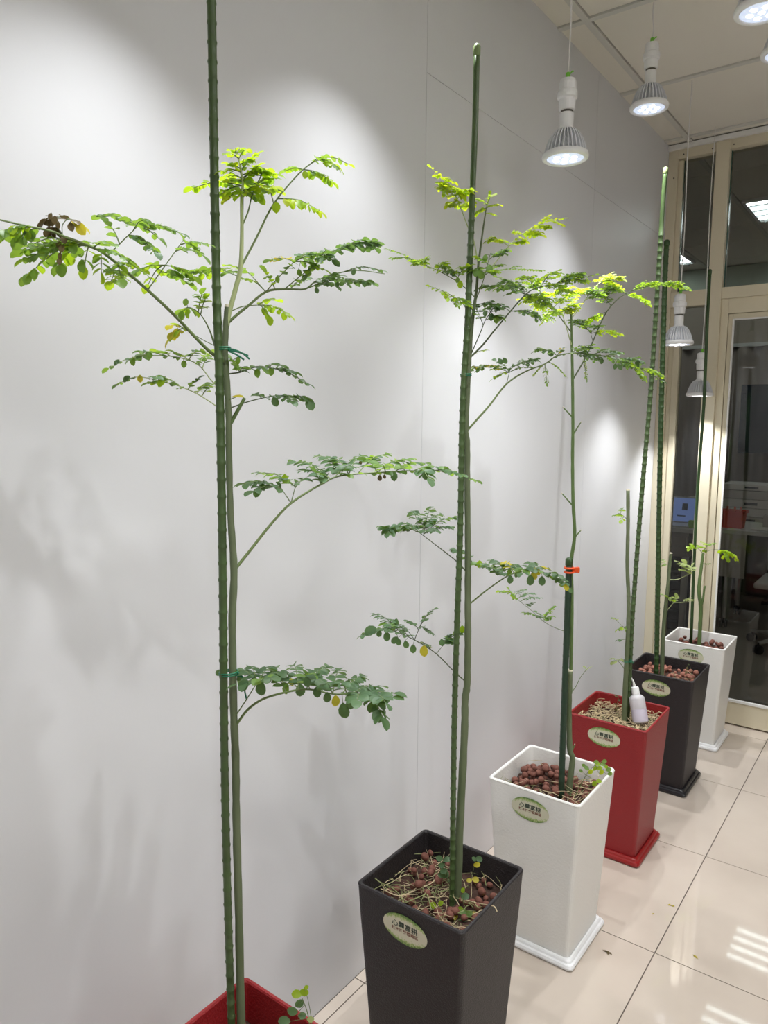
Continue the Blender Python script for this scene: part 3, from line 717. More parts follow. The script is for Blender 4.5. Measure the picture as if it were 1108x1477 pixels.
class Plant:
    def __init__(s, name, base_px, D, label, single=True, seed=1, ls=1.2, ln=1.25, sn=1.0):
        s.D = D; s.ls = ls; s.ln = ln; s.sn = sn; s.base = at(base_px[0], base_px[1], D); s.root = empty(name, s.base); tag(s.root, label, 'plant'); s.rg = random.Random(seed)
        s.single = single; s.fr = []; s.off = s.base
    def trunk(s, pts, radii, m_=None, name='trunk', n=10, nodes=True, cut=False):
        P = smooth_pts([at(x, y, s.D + (q[0] if q else 0)) for x, y, *q in pts], 6)
        k = len(pts); R = []
        for i in range(len(P)):
            t = i / (len(P) - 1) * (k - 1); a = int(min(t, k - 2)); R.append(radii[a] + (radii[a + 1] - radii[a]) * (t - a))
        if nodes:
            R = [r * (1 + .05 * math.sin(i * 2.1) + .03 * s.rg.uniform(-1, 1)) for i, r in enumerate(R)]
        b = MB(); b.tube(P, R, n)
        o = b.build(name, m_ or M_TRUNK, s.root, off=s.off, smooth=True)
        if cut:
            d = (P[-1] - P[-2]).normalized(); MB().tube([P[-1] - d * .001, P[-1] + d * .0025], [R[-1] * 1.05, R[-1] * .9], n).build('cut_end', M_CUT, o, off=s.off)
        s.trunkP = getattr(s, 'trunkP', []) + P
        return o
    # frond: stalk path in photo positions, dd = change of distance along it
    def frond(s, path, dd=0.0, r=(.0016, .0007), pins=(), leaves=(), stem=None, d0=0.0, auto=None, arch=.0, seedo=0, droop=.25, big=1.0):
        rg = random.Random(int(path[0][0] * 7 + path[-1][1] * 13) + seedo)
        n = len(path); L = [0]
        for a, b_ in zip(path, path[1:]): L.append(L[-1] + math.hypot(a[0] - b_[0], a[1] - b_[1]))
        W = [at(p[0], p[1], s.D + d0 + dd * l / max(1e-6, L[-1])) for p, l in zip(path, L)]
        if s.fr is not None and hasattr(s, 'trunkP') and d0 == 0.0:
            q = min(s.trunkP, key=lambda t: (t - W[0]).length)
            if (q - W[0]).length < .02: W[0] = q.copy()
        C = smooth_pts(W, 4); R = [r[0] + (r[1] - r[0]) * i / (len(C) - 1) for i in range(len(C))]
        b = MB(); b.tube(C, R, 6)
        pts = list(C); lv = []
        def near_px(x, y):
            return min(pts, key=lambda p: (pix(p)[0] - x) ** 2 + (pix(p)[1] - y) ** 2)
        mm = s.D / FPX
        def put(pos, dirv, nrm, ln, tone, kind):
            lv.append((pos.copy(), dirv.normalized(), nrm, ln, tone, kind))
        def side_leaves(A, n_, Lp, tone, t0=.2, kind='r', dr=droop, term=True):
            tot = len(A) - 1; n_ = int(round(n_ * s.ln)); Lp = Lp * s.ls
            for i in range(n_):
                t = t0 + (1 - t0) * (i + .3) / n_; q = min(tot - 1, int(t * tot)); fz = t * tot - q
                p = A[q].lerp(A[q + 1], fz); T = (A[q + 1] - A[q]).normalized()
                side = T.cross(Vector((0, 0, 1)))
                side = side.normalized() if side.length > .05 else Vector((FH.x, FH.y, 0))
                for sg in (-1, 1):
                    if rg.random() < .06: continue
                    d = T * rg.uniform(.25, .6) + side * sg * rg.uniform(.6, 1) + Vector((0, 0, -dr * rg.uniform(.2, 1.6)))
                    tn = rg.choice(tone)
                    sc_ = big * Lp * mm * rg.uniform(.75, 1.15) * (1 - .25 * t)
                    up = Vector((rg.gauss(0, .28), rg.gauss(0, .28), 1))
                    put(p, d, up, sc_, tn, kind)
            if term:
                T = (A[-1] - A[-2]).normalized(); put(A[-1], T + Vector((0, 0, -dr * .6)), Vector((rg.gauss(0, .3), rg.gauss(0, .3), 1)), Lp * mm, rg.choice(tone), kind)
        for pn in pins:
            sx, sy, ex, ey, n_, Lp, tone = pn[:7]; opt = pn[7] if len(pn) > 7 else {}
            p0 = near_px(sx, sy) if not opt.get('free') else at(sx, sy, s.D + d0)
            D0 = level(p0); pdd = opt.get('dd', rg.uniform(-.03, .03))
            p1 = at(ex, ey, D0 + pdd)
            pm = p0.lerp(p1, .5) + Vector((0, 0, opt.get('arch', .10) * (p1 - p0).length))
            A = smooth_pts([p0, pm, p1], 4); b.tube(A, [.0009, .0009, .0008, .0008, .0007, .0007, .0006, .0005, .0005][:len(A)], 5)
            pts += A[1:]
            kind = opt.get('k', 'r')
            if 'sub' in opt:
                ns, sl = opt['sub']; ns = int(round(ns * s.sn)); tot = len(A) - 1
                for i in range(ns):
                    t = .15 + .8 * (i + .5) / ns; q = min(tot - 1, int(t * tot)); p = A[q].lerp(A[q + 1], t * tot - q); T = (A[q + 1] - A[q]).normalized()
                    side = T.cross(Vector((0, 0, 1))); side = side.normalized() if side.length > .05 else Vector((FH.x, FH.y, 0))
                    for sg in (-1, 1):
                        l = sl * (1 - .45 * t) * rg.uniform(.7, 1.15)
                        e = p + (T * .65 + side * sg * .75 + Vector((0, 0, rg.uniform(-.42, .22)))).normalized() * l
                        B = smooth_pts([p, p.lerp(e, .5) + Vector((0, 0, .06 * l)), e], 2); b.tube(B, .0005, 4)
                        side_leaves(B, max(2, int(l / (Lp * mm * .62))), Lp, tone, .15, kind)
                side_leaves(A[-3:], 2, Lp, tone, .2, kind)
            else:
                side_leaves(A, n_, Lp, tone, opt.get('t0', .2), kind, opt.get('dr', droop))
        if auto:
            n_, Lp, tone, t0 = auto[:4]; A = C[int(len(C) * t0):]
            if len(A) > 2: side_leaves(A, n_, Lp, tone, .02, auto[4] if len(auto) > 4 else 'r')
        for lf in leaves:   # single hanging leaflets: centre, length, tone, lean
            x, y, ln, tone = lf[:4]; ln = ln * (.72 if tone == 'n' else 1.0); lean = lf[4] if len(lf) > 4 else rg.uniform(-.35, .35)
            p = near_px(x, y - ln * .6); D0 = level(p) - .004
            top = at(x - lean * ln * .5, y - ln * .5, D0)
            b.tube([p, top], .0005, 4)
            d = Vector((RV.x, RV.y, 0)) * lean + Vector((0, 0, -1)) + Vector((FH.x, FH.y, 0)) * rg.uniform(-.25, .1)
            put(top, d, Vector((-FH.x, -FH.y, 0)) + Vector((rg.gauss(0, .25), rg.gauss(0, .25), rg.uniform(.0, .5))), ln * mm, tone, 'r')
        s.fr.append((b, lv, stem or M_STEM))
    def finish(s):
        allv = sorted([(l[3], i, j) for i, (b, lv, st) in enumerate(s.fr) for j, l in enumerate(lv)], reverse=True)
        pxl = FPX / s.D
        keep = set((i, j) for ln, i, j in allv[:295] if s.single and ln * pxl >= 7.5)
        for i, (b, lv, st) in enumerate(s.fr):
            f = b.build('frond', st, s.root, off=s.off, smooth=True); fo = MB(); used = []
            for j, (p, d, nrm, ln, tone, kind) in enumerate(lv):
                z = nrm - d * nrm.dot(d)
                if z.length < 1e-3: z = d.orthogonal()
                z.normalize(); x = d.cross(z)
                M = Matrix(((x.x, d.x, z.x, 0), (x.y, d.y, z.y, 0), (x.z, d.z, z.z, 0), (0, 0, 0, 1)))
                if (i, j) in keep:
                    o = inst('leaflet', LEAF_ME[(kind, tone)], f)
                    o.matrix_local = Matrix.Translation(p - s.off) @ M @ Matrix.Scale(ln, 4)
                else:
                    k0 = len(fo.v); M3 = M.to_3x3()
                    if tone not in used: used.append(tone)
                    fo.cur = used.index(tone)
                    fo.v += [p + (M3 @ v) * ln for v in LSH[kind].v]
                    for q in LSH[kind].f: fo.add(tuple(k0 + a for a in q))
            if fo.f:
                o = fo.build('foliage', [LEAF[t] for t in used], f, off=s.off, smooth=True); o['kind'] = 'stuff'
        return s.root
    def tie(s, px, py, w, mat_=None, tail=None, name='twist_tie', label=None, tilt=0.1, d=None):
        c = at(px, py, s.D - .002 if d is None else d); mm = s.D / FPX; b = MB(); R_ = Vector((RV.x, RV.y, 0)).normalized()
        for q in range(2):
            P = [c + R_ * (w * mm * math.cos(a)) + FH * (.012 * math.sin(a)) + Vector((0, 0, q * .003 + tilt * .01 * math.cos(a))) for a in [2 * math.pi * k / 16 for k in range(17)]]
            b.tube(P, .0012, 5)
        t = empty(name, c); tag(t, label, 'tie')
        b.build('loop', mat_ or M_TIE, t, off=c, smooth=True)
        if tail:
            for tl in tail:
                MB().tube(smooth_pts([at(x, y, s.D - .013) for x, y in tl], 4), .0013, 5).build('tail', mat_ or M_TIE, t, off=c, smooth=True)

# ---------------------------------------------------------------- plant in the near red planter
D0 = 1.070
stake([(301, -170, D0 - .016), (305, 0, D0 - .016), (312, 400, D0 - .015), (317, 560, D0 - .015), (321, 800, D0 - .014), (324, 1100, D0 - .012), (328.5, 1300, D0 - .010), (334, 1477, D0 - .006), (338, 1600, D0 - .004)], .0118, M_STAKE, 'tall ringed green stake tied beside the trunk in the near red planter', ring=.0245, ringh=1.14)
p = Plant('moringa_tree', (351, 1600), D0, 'tall moringa tree with dark arching fronds in the near red planter', seed=2, sn=1.5)
p.trunk([(351, 1600), (348, 1477), (344, 1300), (341, 1185), (340, 1100), (337, 1020), (335, 900), (337.5, 823), (332.5, 740), (330, 640), (330, 600), (326, 530), (324.5, 505), (326, 470), (328, 442)], [.0070, .0066, .0062, .0060, .0060, .0058, .0056, .0054, .0048, .0046, .0046, .0046, .0046, .0044, .0038], cut=True)
p.trunk([(329, 470), (331, 450), (341, 412), (347, 386), (349, 335), (348.5, 288), (350, 262), (345, 232), (339.5, 216)], [.0022, .0034, .0034, .0032, .0026, .0022, .0014, .001, .0006], M_STEMP, 'leader_stem', 8, False)
p.trunk([(333, 610), (343, 592), (353, 574)], [.003, .0026, .0024], M_TRUNKU, 'side_stub', 8, False)
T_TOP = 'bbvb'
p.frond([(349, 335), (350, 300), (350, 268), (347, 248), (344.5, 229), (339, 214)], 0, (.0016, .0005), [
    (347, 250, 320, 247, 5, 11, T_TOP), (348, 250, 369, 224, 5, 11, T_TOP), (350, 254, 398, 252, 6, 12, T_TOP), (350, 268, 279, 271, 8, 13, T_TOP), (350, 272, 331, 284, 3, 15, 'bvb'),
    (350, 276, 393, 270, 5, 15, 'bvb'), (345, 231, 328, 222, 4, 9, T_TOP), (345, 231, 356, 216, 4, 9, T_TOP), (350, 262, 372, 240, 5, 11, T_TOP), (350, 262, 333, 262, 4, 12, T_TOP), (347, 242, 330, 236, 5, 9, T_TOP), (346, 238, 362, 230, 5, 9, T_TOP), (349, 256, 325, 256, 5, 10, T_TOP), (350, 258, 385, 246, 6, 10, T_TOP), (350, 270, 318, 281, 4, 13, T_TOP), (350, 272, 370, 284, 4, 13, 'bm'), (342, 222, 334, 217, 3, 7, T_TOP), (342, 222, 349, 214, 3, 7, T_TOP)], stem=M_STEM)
p.frond([(352, 328), (358, 305), (363, 284), (370, 266), (376, 256)], .015, (.0013, .0006), [
    (365, 280, 396, 276, 4, 15, 'bbm'), (370, 268, 391, 258, 4, 14, 'bbm'), (370, 268, 354, 262, 4, 14, T_TOP), (374, 258, 381, 247, 3, 13, 'mb'), (366, 276, 347, 281, 3, 14, T_TOP)], [(377, 285, 13, 'b')])
p.frond([(347, 387), (369.5, 344), (390, 302), (411, 273), (437.5, 244.5), (458, 231), (480, 227), (503, 237)], .06, (.0018, .0005), [
    (403, 284, 461, 304, 7, 13, 'bvb', {'dr': .9}), (395, 296, 384, 262, 3, 12, 'bm', {'t0': .5}), (437, 246, 479, 262, 7, 12, 'bmb', {'dr': .8}), (437, 246, 413, 246, 5, 10, 'mb'), (458, 232, 489, 242, 5, 11, 'mb', {'dr': .8}), (450, 234, 468, 226, 3, 9, 'm')],
    [(399, 300, 17, 'b', 0), (440, 252, 12, 'b', 0)], auto=(4, 9, 'mb', .72))
p.frond([(329, 466), (343, 453), (357, 442), (383.6, 421), (411, 417), (440, 417), (455, 406), (480, 396), (515, 390), (555, 395)], .05, (.0024, .0006), [
    (384, 421, 425, 377, 3, 11, 'dm', {'t0': .55, 'arch': .02}), (425, 377, 470, 368, 6, 12, 'dmd', {'sub': (3, .03)}), (425, 377, 392, 375, 3, 12, 'ymy'), (469, 368, 542, 351, 9, 11, 'd', {'sub': (5, .022)}), (425, 377, 465, 388, 4, 13, 'mb'),
    (411, 417, 458, 380, 4, 11, 'dm', {'t0': .3, 'arch': .02}), (458, 380, 440, 398, 3, 12, 'dm'), (440, 417, 533, 408, 8, 11, 'dd', {'sub': (4, .025)}), (450, 409, 490, 398, 4, 11, 'd'), (500, 393, 550, 390, 5, 9, 'd'),
    (383, 421, 351, 402, 3, 11, 'mb', {'t0': .5}), (352, 402, 276, 393, 9, 12, 'mbm', {'dd': .04, 'sub': (4, .02)}), (380, 419, 330, 383, 5, 12, 'mmb', {'dd': .06, 't0': .4}), (400, 418, 385, 395, 4, 13, 'mb'), (420, 417, 443, 402, 3, 11, 'dm')],
    [(457, 419, 9, 'd'), (487, 411, 9, 'd'), (510, 393, 9, 'd'), (401, 403, 11, 'm'), (432, 393, 10, 'm')])
p.frond([(331, 452), (350, 442), (372, 440)], .01, (.0009, .0006), [(372, 440, 413, 452, 4, 15, 'b', {'dr': .5}), (372, 440, 397, 433, 3, 13, 'b'), (374, 441, 386, 455, 2, 13, 'b', {'dr': .8})])
p.frond([(322, 523), (298, 503), (253, 456), (213, 418.5), (155, 369), (128, 354.5), (92, 341), (74.5, 333.6), (33, 324.7), (-5, 316)], -.24, (.0028, .0009), [
    (213, 418, 264, 347, 0, 8, 'm', {'t0': .9, 'arch': 0}), (248, 366, 282, 362, 4, 12, 'mm'), (258, 354, 297, 352, 4, 12, 'm'), (240, 378, 277, 399, 5, 14, 'mbm'), (236, 383, 191, 395, 5, 14, 'mbm'), (262, 349, 294, 370, 4, 11, 'm'), (230, 394, 270, 408, 5, 14, 'mb'), (236, 386, 214, 410, 2, 13, 'b'),
    (155, 369, 203, 322, 0, 8, 'm', {'t0': .9, 'arch': 0}), (198, 326, 146, 313, 6, 13, 'dm'), (200, 324, 259, 336, 7, 12, 'dm'), (185, 340, 224, 363, 6, 12, 'md', {'dr': .5}), (190, 334, 206, 318, 3, 13, 'dm'), (175, 350, 160, 327, 2, 11, 'm'), (198, 327, 230, 345, 4, 11, 'my'),
    (128, 355, 34, 362, 7, 14, 'mm'), (128, 355, 38, 374, 8, 14, 'mmb', {'dd': -.02}), (110, 347, 32, 361, 6, 12, 'm', {'dd': .03}), (115, 350, 40, 398, 7, 14, 'mbm', {'dr': .6}), (128, 355, 122, 384, 2, 14, 'mb', {'dr': .7}), (120, 352, 85, 382, 4, 14, 'mb', {'dr': .7}),
    (140, 360, 187, 378, 5, 13, 'mm'), (150, 366, 146, 392, 3, 14, 'mb'), (170, 384, 175, 402, 3, 14, 'mb'), (178, 390, 160, 406, 3, 14, 'mb'), (148, 364, 112, 352, 3, 11, 'm'), (165, 378, 205, 392, 4, 13, 'mb'), (135, 358, 160, 352, 3, 12, 'm'),
    (50, 328, 0, 335, 6, 14, 'mb', {'dr': .5}), (40, 326, 2, 345, 5, 14, 'mb', {'dr': .7}), (55, 331, 30, 342, 4, 15, 'md', {'dr': .8})],
    [(119, 383, 17, 'm', .2), (88, 388, 17, 'm', 0), (50, 394, 14, 'm', .1), (40, 402, 15, 'm', -.2), (105, 357, 14, 'm', .2)])
p.frond([(92, 341), (84, 330), (76, 314), (66, 311)], -.004, d0=-.17, r=(.0008, .0005), pins=[(76, 314, 64, 318, 2, 12, 'n', {'dr': .9}), (80, 320, 88, 312, 2, 12, 'n'), (84, 330, 74, 330, 3, 12, 'n', {'dr': .9})],
    leaves=[(66, 320, 12, 'n'), (73, 311, 11, 'n'), (79, 316, 14, 'n'), (84, 324, 12, 'n'), (92, 345, 14, 'n'), (85, 352, 12, 'n'), (90, 358, 14, 'n'), (87, 368, 12, 'n'), (86, 376, 12, 'n')], stem=M_STEMD)
p.frond([(90, 339), (90, 325), (97, 316)], -.004, d0=-.17, r=(.0007, .0005), pins=[(97, 316, 112, 321, 2, 15, 'ny', {'dr': .6})], leaves=[(103, 327, 16, 'n', .4), (117, 330, 17, 'y', .7)])
p.frond([(322, 521), (312, 503), (303, 478), (294, 460), (286, 450)], -.02, (.0016, .0007), [(286, 450, 291, 425, 4, 12, 'mb'), (286, 450, 262, 446, 3, 13, 'mb', {'dr': .8}), (288, 455, 296, 432, 2, 11, 'pb')], [(262, 455, 14, 'm', -.2), (271, 452, 14, 'b', .1), (268, 436, 11, 'm', -.2)])
p.frond([(320, 505), (300, 494), (275, 480), (264, 473)], -.02, (.0007, .0004), [(264, 474, 248, 470, 2, 13, 'yb', {'dr': .4}), (264, 474, 246, 488, 2, 14, 'yb', {'dr': .8})], [(254, 481, 15, 'y', -.3), (246, 486, 14, 'y', -.6)])
p.frond([(326, 565), (307, 551), (286, 526), (255, 515), (215, 513), (180, 519), (157, 531)], -.02, (.0011, .0004), [(286, 526, 303, 509, 3, 12, 'mb'), (290, 528, 300, 516, 2, 12, 'md'), (268, 518, 290, 506, 4, 12, 'md'), (250, 515, 228, 506, 3, 12, 'mb'), (235, 514, 205, 507, 4, 12, 'dm'), (215, 513, 190, 518, 3, 12, 'd'), (270, 519, 252, 508, 3, 12, 'mb')],
    [(192, 521, 13, 'm', 0), (265, 525, 11, 'm', 0), (216, 513, 11, 'm', -.2), (168, 524, 11, 'd', -.7)], auto=(7, 10, 'dm', .3), stem=M_STEMP)
p.frond([(328, 598), (311, 585), (284, 568), (259, 557), (237, 551), (205, 544), (186, 546), (171, 554)], -.02, (.0011, .0004), [(294, 574, 306, 555, 3, 12, 'mb'), (285, 569, 296, 556, 3, 12, 'mb'), (270, 562, 284, 548, 4, 11, 'dm'), (259, 557, 240, 546, 3, 13, 'mb'), (240, 552, 218, 552, 3, 13, 'mb'), (230, 549, 225, 544, 2, 12, 'd')],
    [(232, 554, 14, 'b', -.8), (202, 546, 11, 'y', 0), (180, 549, 13, 'd', -1.2)], auto=(6, 10, 'dm', .35), stem=M_STEMP)
p.frond([(329, 541), (346, 537), (366, 530), (385, 530), (410, 535), (430, 545), (445, 554)], .02, (.0011, .0005), [(346, 537, 334, 519, 3, 13, 'm'), (346, 537, 350, 530, 3, 13, 'dm'), (366, 530, 380, 533, 2, 13, 'd'), (385, 530, 405, 527, 3, 12, 'd'), (400, 533, 425, 537, 4, 12, 'd')],
    [(372, 538, 14, 'm', 0), (391, 536, 13, 'm', 0), (344, 520, 12, 'm', 0)], auto=(7, 11, 'd', .25), stem=M_STEMD)
p.frond([(330, 592), (350, 582), (371, 576), (396, 571), (420, 572), (441, 577)], .02, (.0010, .0005), [(380, 574, 372, 569, 2, 13, 'd'), (400, 571, 420, 578, 3, 13, 'd'), (420, 572, 440, 574, 3, 13, 'd')],
    [(397, 580, 15, 'd', .4), (448, 585, 19, 'd', .5)], auto=(6, 12, 'd', .45), stem=M_STEMD)
p.frond([(331, 583), (340, 573)], -.012, (.0008, .0006), [], [], auto=None)
p.fr[-1][1].append((at(333, 573, D0 - .02), Vector((RV.x, RV.y, .02)).normalized(), Vector((.1, -.5, 1)), .019, 'y', 'o'))
# the long arch
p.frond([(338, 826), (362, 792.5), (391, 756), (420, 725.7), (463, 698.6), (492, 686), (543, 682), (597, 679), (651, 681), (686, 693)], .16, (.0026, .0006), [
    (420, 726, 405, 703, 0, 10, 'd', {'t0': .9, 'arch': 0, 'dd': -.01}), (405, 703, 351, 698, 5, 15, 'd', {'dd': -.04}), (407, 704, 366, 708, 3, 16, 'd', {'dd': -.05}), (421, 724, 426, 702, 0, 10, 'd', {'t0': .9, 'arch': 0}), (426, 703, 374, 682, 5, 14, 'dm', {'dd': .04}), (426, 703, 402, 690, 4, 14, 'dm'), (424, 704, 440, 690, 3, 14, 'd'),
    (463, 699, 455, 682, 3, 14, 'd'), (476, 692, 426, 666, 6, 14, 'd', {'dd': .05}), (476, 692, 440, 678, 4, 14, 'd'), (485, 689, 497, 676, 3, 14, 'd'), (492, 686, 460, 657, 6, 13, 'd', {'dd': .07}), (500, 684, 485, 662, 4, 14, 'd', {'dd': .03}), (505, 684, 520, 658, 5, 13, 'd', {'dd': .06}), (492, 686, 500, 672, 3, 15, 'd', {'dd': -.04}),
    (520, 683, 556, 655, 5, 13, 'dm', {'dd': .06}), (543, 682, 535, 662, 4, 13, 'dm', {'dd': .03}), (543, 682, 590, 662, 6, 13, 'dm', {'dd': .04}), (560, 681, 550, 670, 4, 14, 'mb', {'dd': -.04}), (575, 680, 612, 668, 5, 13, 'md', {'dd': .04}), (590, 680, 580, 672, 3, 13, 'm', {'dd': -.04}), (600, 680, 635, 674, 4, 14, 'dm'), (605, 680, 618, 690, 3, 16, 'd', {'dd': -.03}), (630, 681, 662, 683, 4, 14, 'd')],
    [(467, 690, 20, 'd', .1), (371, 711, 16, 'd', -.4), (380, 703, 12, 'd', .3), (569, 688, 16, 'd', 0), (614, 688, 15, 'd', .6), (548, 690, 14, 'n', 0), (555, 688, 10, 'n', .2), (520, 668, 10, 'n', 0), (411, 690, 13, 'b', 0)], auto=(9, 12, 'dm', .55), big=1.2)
# the lowest arch
p.frond([(338, 1046), (344, 1041), (358, 1023), (379, 1008.5), (406, 1000), (431, 995), (452.5, 995), (480, 1001), (507, 1001), (534, 1004), (566, 1006)], -.06, (.0022, .0008), [
    (431, 995, 405, 974, 4, 17, 'd', {'dd': .05}), (431, 995, 425, 960, 5, 16, 'd', {'dd': .07}), (440, 995, 470, 962, 6, 16, 'd', {'dd': .07}), (446, 995, 440, 972, 3, 18, 'dm', {'dd': -.02}), (465, 998, 452, 974, 4, 17, 'd', {'dd': .02}), (480, 1001, 488, 967, 5, 16, 'd', {'dd': .06}), (480, 1001, 470, 985, 3, 18, 'd', {'dd': -.03}),
    (495, 1001, 520, 976, 5, 16, 'd', {'dd': .05}), (500, 1001, 492, 984, 3, 18, 'd', {'dd': -.04}), (507, 1001, 545, 990, 5, 17, 'd', {'dd': .03}), (520, 1002, 515, 1010, 3, 18, 'd', {'dd': -.05}), (530, 1003, 568, 1000, 4, 17, 'd'), (534, 1004, 552, 1034, 4, 17, 'd', {'dd': -.04, 'dr': .7}), (540, 1004, 555, 1012, 3, 18, 'd', {'dd': -.04}), (415, 997, 395, 972, 3, 16, 'd', {'dd': .04})],
    [(413, 995, 17, 'm', -.3), (433, 996, 20, 'd', 0), (458, 998, 17, 'd', 0), (472, 1006, 16, 'd', 0), (484, 1011, 17, 'y', 0), (497, 1025, 23, 'd', .2), (506, 1014, 20, 'd', 0), (545, 1033, 22, 'd', .2), (408, 977, 14, 'y', 0), (421, 984, 12, 'y', .2), (443, 984, 16, 'd', .2)], auto=(4, 15, 'd', .72))
p.frond([(340, 1036), (347, 1022), (360, 1002), (371, 984)], -.04, (.0011, .0007), [
    (371, 984, 346, 986, 2, 18, 'd', {'dd': -.01}), (371, 984, 342, 967, 4, 16, 'd', {'dd': .05}), (371, 984, 362, 962, 4, 15, 'd', {'dd': .05}), (371, 984, 394, 962, 5, 15, 'd', {'dd': .05}), (371, 984, 392, 978, 3, 16, 'dm'), (371, 984, 405, 970, 4, 15, 'd', {'dd': .03})],
    [(377, 993, 22, 'd', 0), (350, 990, 20, 'd', -.7), (367, 980, 12, 'd', 0), (345, 979, 12, 'd', 0), (312, 973, 12, 'd', -1.4)])
p.tie(322, 505, 10, tail=[[(329, 503), (340, 505), (352, 511), (360, 518)], [(329, 505), (345, 508), (358, 513)], [(331, 507), (342, 512), (352, 519)]], label='dark green twist tie below the cut top of the near tree', d=D0 - .008)
p.tie(330, 972, 14, tail=[[(343, 970), (352, 980), (353, 996), (356, 1010)], [(340, 974), (350, 977)]], label='green twist tie holding the near trunk low on its stake', d=D0 - .008)
p.finish()

# ---------------------------------------------------------------- plant in the near black planter
D1 = 1.564
stake([(688, 72, D1 - .02), (685.5, 180, D1 - .02), (682.5, 254, D1 - .02), (678, 375, D1 - .02), (674, 475, D1 - .02), (668.6, 557, D1 - .018), (666, 640, D1 - .016), (664, 764, D1 - .016), (659, 909, D1 - .016), (656, 1017, D1 - .016), (654.5, 1100, D1 - .016), (652, 1312, D1 - .016)], .0125, M_STAKE, 'ringed green stake with smooth upper length in the near black planter', ring=.0238, ringh=1.16, smooth_to=.275, capmat=M_STCAP)
p = Plant('moringa_tree', (660, 1312), D1, 'slim moringa tree with bright yellow-green top in the near black planter', seed=5, ls=.90, ln=1.6, sn=1.6)
p.trunk([(659, 1312), (663, 1200), (670, 1060), (671, 1100 - 90), (674, 985), (675, 920), (675, 850), (675, 780), (674, 700), (674, 640), (672, 617), (676, 540), (680, 474), (687, 422), (690, 383), (697, 330), (701, 303)], [.0098, .0092, .0084, .0080, .0078, .0074, .0072, .0068, .0066, .0064, .0064, .0052, .0044, .0030, .0024, .0017, .0011], M_TRUNK)
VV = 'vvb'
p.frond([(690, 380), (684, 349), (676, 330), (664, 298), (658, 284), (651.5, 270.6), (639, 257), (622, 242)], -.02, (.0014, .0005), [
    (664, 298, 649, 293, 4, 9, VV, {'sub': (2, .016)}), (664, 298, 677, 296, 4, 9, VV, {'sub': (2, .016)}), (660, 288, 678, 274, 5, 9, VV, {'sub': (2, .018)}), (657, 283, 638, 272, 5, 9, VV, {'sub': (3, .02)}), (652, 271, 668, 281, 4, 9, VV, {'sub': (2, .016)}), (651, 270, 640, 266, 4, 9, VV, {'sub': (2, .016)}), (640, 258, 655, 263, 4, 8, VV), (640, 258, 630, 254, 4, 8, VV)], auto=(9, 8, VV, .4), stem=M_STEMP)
p.frond([(697, 338), (701.7, 300), (704, 290), (706, 281)], 0, (.0011, .0005), [(701, 302, 686, 309, 5, 8, 'bv'), (702, 300, 720, 296, 5, 8, 'bv'), (703, 296, 688, 287, 5, 8, 'pb'), (704, 290, 713, 280, 4, 8, 'pb'), (700, 308, 712, 309, 4, 8, 'bv')], auto=(4, 7, 'pb', .4))
p.frond([(689, 400), (710, 384), (734, 355), (756, 336), (786, 319), (814, 315)], .03, (.0014, .0005), [
    (733, 355, 707, 345, 6, 9, VV, {'sub': (2, .02)}), (733, 355, 755, 348, 5, 9, VV, {'sub': (2, .02)}), (750, 341, 742, 334, 4, 9, VV), (756, 336, 776, 337, 5, 9, VV, {'sub': (2, .02)}), (765, 331, 790, 328, 5, 9, VV, {'sub': (2, .018)}), (786, 319, 810, 324, 5, 8, VV), (775, 325, 790, 313, 4, 8, VV)], auto=(6, 8, VV, .6), stem=M_STEMP)
p.frond([(686, 432), (673, 417), (658, 405), (631, 390), (604, 379), (577, 365), (561, 360)], -.05, (.0012, .0004), [
    (655, 404, 672, 385, 4, 9, 'mb', {'sub': (2, .02)}), (645, 398, 640, 385, 4, 8, 'mb', {'sub': (2, .018)}), (631, 390, 640, 380, 4, 8, 'mb', {'sub': (2, .018)}), (620, 385, 600, 377, 5, 8, 'mb', {'sub': (3, .018)}), (605, 380, 567, 372, 7, 8, 'md'), (640, 395, 655, 392, 4, 8, 'md', {'sub': (2, .018)}), (610, 381, 618, 370, 4, 7, 'mb')], [(664, 410, 11, 'b'), (660, 404, 8, 'm')], auto=(12, 8, 'mb', .45))
p.frond([(682, 462), (670, 441), (658, 430), (639, 420), (620, 413)], -.05, (.001, .0004), [(658, 431, 670, 437, 4, 9, 'mb', {'sub': (2, .02)}), (650, 426, 660, 440, 4, 8, 'bm'), (640, 420, 645, 430, 3, 8, 'b')], [(643, 427, 9, 'b')], auto=(6, 8, 'bm', .35))
p.frond([(685, 440), (697, 405), (705, 375), (708, 365)], -.03, (.001, .0005), [(705, 375, 730, 360, 5, 9, 'md', {'sub': (2, .02)}), (702, 385, 722, 382, 4, 10, 'm'), (702, 385, 683, 390, 4, 13, 'm'), (704, 380, 690, 372, 4, 11, 'mb'), (698, 400, 715, 392, 4, 12, 'mb')], [(686, 393, 12, 'm'), (694, 396, 13, 'm'), (706, 388, 13, 'm'), (710, 393, 10, 'm'), (700, 372, 10, 'm')])
